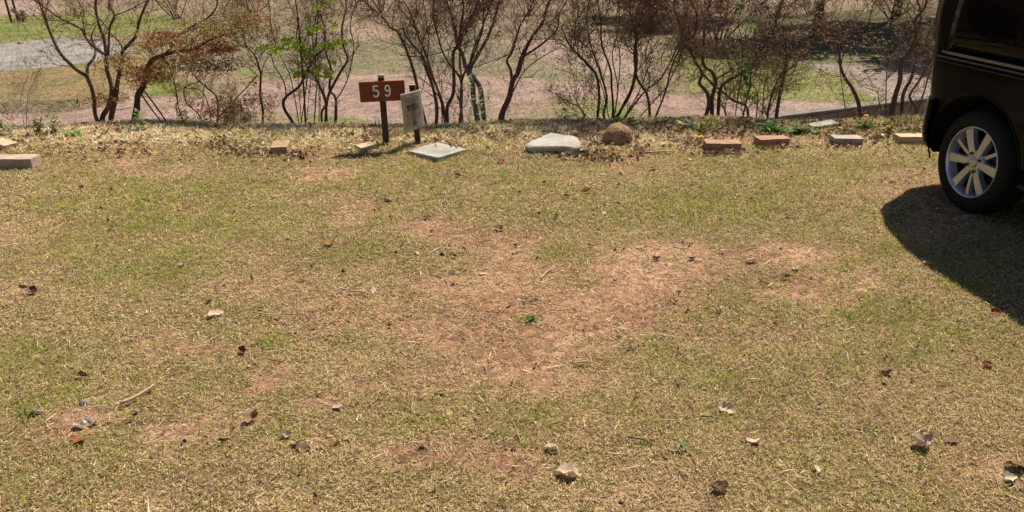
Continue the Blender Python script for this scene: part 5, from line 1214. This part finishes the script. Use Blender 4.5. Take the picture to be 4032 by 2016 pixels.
# ---------------------------------------------------------------- far shrubs and trees
def bush(name, label, x, y, w, h, cols, n, seed, leaf=.02, barkm=None, zc=.55, cat='shrub', grp=None, stems=9, trunk_h=0., dn=None, gap=.38):
    rr = random.Random(seed); z = float(Hgt(x, y)); root = empty(name, (x, y, z), 0, label, cat, grp)
    mb = MB(); ends = []
    for i in range(stems):
        a = rr.uniform(0, 6.28); t = rr.uniform(.35, 1); e = Vector((math.cos(a)*w*.42*t, math.sin(a)*w*.42*t, trunk_h + (h-trunk_h)*rr.uniform(.6, .98)))
        b0 = Vector((rr.gauss(0, .05), rr.gauss(0, .05), -.1))
        if trunk_h: mid = Vector((rr.gauss(0, .05), rr.gauss(0, .05), trunk_h)); P = [mid*.9, mid + (e-mid)*.4+Vector((0, 0, .1)), e]; r0 = .03*h/4
        else: P = [b0, b0.lerp(e, .35)+Vector((rr.gauss(0, .06), rr.gauss(0, .06), .05)), b0.lerp(e, .7), e]; r0 = .010+.006*h
        P = smooth_path(P, 4); m_ = MB(); tube(m_, P, [r0*(1-.8*k/(len(P)-1)) for k in range(len(P))], 6); m_.build('limb' if trunk_h else 'stem', barkm or M['bark'], root); ends += P[4:]
    if trunk_h:
        m_ = MB(); tube(m_, smooth_path([(0, 0, -.2), (rr.gauss(0, .05), 0, trunk_h*.5), (0, 0, trunk_h*1.05)], 4), [.075*h/4*(1-.04*k) for k in range(9)], 10, bumpy=.05); m_.build('trunk', barkm or M['bark'], root)
    tw = MB()
    cl = []
    for k in range(int(26*w*h)):
        s = rr.choice(ends); d = Vector((rr.gauss(0, 1), rr.gauss(0, 1), rr.gauss(.3, .8))).normalized(); L = rr.uniform(.15, .4)*min(1.5, w*.5)
        e = s+d*L; tube(tw, [s, s+d*L*.5+Vector((rr.gauss(0, .02), 0, rr.gauss(0, .02))), e], [.005, .0035, .002], 3, cap=False); cl.append(e); cl.append(s+d*L*.6)
    tw.build('twigs', M['twig'], root)
    nr = np.random.default_rng(seed); c0 = np.array([tuple(c) for c in cl]); k = nr.integers(0, len(c0), n)
    p = c0[k] + nr.normal(0, 1, (n, 3))*np.array([.09, .09, .07])*min(1.6, w*.45)
    d = nr.normal(0, 1, (n, 3)); d /= np.linalg.norm(d, axis=1)[:, None]; q = np.cross(d, nr.normal(0, 1, (n, 3))); q /= np.linalg.norm(q, axis=1)[:, None]
    s = (leaf*nr.uniform(.5, 1.3, n))[:, None]
    V = np.stack([p, p+d*s+q*s*.5, p+d*2*s, p+d*s-q*s*.5], 1).reshape(-1, 3); Q = np.arange(n)[:, None]*4+np.arange(4)[None]
    cc = np.array(cols)[nr.integers(0, len(cols), n)]*nr.uniform(.7, 1.3, n)[:, None]
    link('foliage' if not trunk_h else 'crown', np_mesh('foliage', V, Q, None, np.repeat(cc, 4, 0)), M['leafcol'], root)
    return root
MAG = [(.30, .06, .08), (.22, .05, .06), (.40, .12, .14), (.12, .05, .035), (.16, .07, .05)]
BRN = [(.20, .10, .07), (.28, .17, .11), (.15, .08, .05), (.24, .20, .09)]
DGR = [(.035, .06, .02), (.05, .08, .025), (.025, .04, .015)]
OLV = [(.20, .20, .07), (.26, .24, .10), (.14, .11, .06)]
def low(px, py): return PZ(px, py, LOW)
def fb(label, px, py, w, h, cols, n, seed, **k):
    p = low(px, py); return bush('far_shrub', label, p.x, p.y, w, h, cols, n, seed, grp='shrubs beyond the path', **k)
fb('magenta budded shrub beyond the path above the fan shaped shrub', 2560, 118, 2.4, 1.5, MAG, 9000, 1, leaf=.028)
fb('largest dark magenta flowering shrub beyond the path right of centre', 2830, 148, 2.6, 1.7, MAG, 9000, 2)
fb('small pink flowered dark shrub hanging over shade beside the leafy vine', 2990, 190, 1.0, .9, MAG+DGR, 2600, 3, leaf=.018)
fb('brown twiggy far shrub at the upper left behind the azalea', 700, 75, 2.6, 1.2, BRN, 2600, 4, leaf=.014)
fb('brown twiggy far shrub at the top left of centre', 1000, 45, 3.2, 1.1, BRN, 2600, 5, leaf=.014)
fb('greenish brown far shrub at the top behind the notice', 1500, 55, 3.0, 1.2, BRN+OLV, 3000, 6, leaf=.016)
fb('olive brown far shrub at the top above the leaning small tree', 2080, 62, 3.0, 1.2, OLV+BRN, 4200, 7, leaf=.018)
fb('dry brown far shrub with a hay like clump at the upper left', 75, 88, .8, .28, [(.30, .22, .12), (.16, .11, .07)], 900, 8, stems=5)
fb('brown low far shrub at the left edge of the green band', 300, 60, 1.6, .5, BRN, 900, 9, leaf=.014)
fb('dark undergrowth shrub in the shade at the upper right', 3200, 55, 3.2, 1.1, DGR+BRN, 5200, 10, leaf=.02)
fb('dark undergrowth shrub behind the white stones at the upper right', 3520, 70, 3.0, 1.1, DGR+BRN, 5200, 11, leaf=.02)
def tree(label, x, y, h, w, seed, n=22000, th=1.7, cols=DGR):
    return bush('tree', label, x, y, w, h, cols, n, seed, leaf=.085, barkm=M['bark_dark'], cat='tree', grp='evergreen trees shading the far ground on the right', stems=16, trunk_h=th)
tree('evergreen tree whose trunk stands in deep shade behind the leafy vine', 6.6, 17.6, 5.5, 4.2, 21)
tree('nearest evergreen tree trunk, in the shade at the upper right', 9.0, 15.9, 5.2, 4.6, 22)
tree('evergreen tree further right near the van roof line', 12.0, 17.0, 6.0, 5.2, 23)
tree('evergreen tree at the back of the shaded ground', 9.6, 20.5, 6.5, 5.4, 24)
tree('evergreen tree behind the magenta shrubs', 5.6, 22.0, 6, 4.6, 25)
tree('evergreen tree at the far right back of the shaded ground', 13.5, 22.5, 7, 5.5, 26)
for i, (px, py, s) in enumerate(((45, 82, 1), (72, 80, 1))):
    p = low(px, py); mb = MB(); z = float(Hgt(p.x, p.y)); tube(mb, [(0, 0, -.1), (-.03, 0, .5), (-.08, 0, 1.3), (-.1, 0, 2.2)], [.03, .026, .02, .014], 7)
    o = mb.build('stake', M['bark_red']); o.location = (p.x, p.y, z); tag(o, ('left' if i == 0 else 'right') + ' one of two thin reddish stakes by the hay clump at upper left', 'stake', 'two thin stakes')
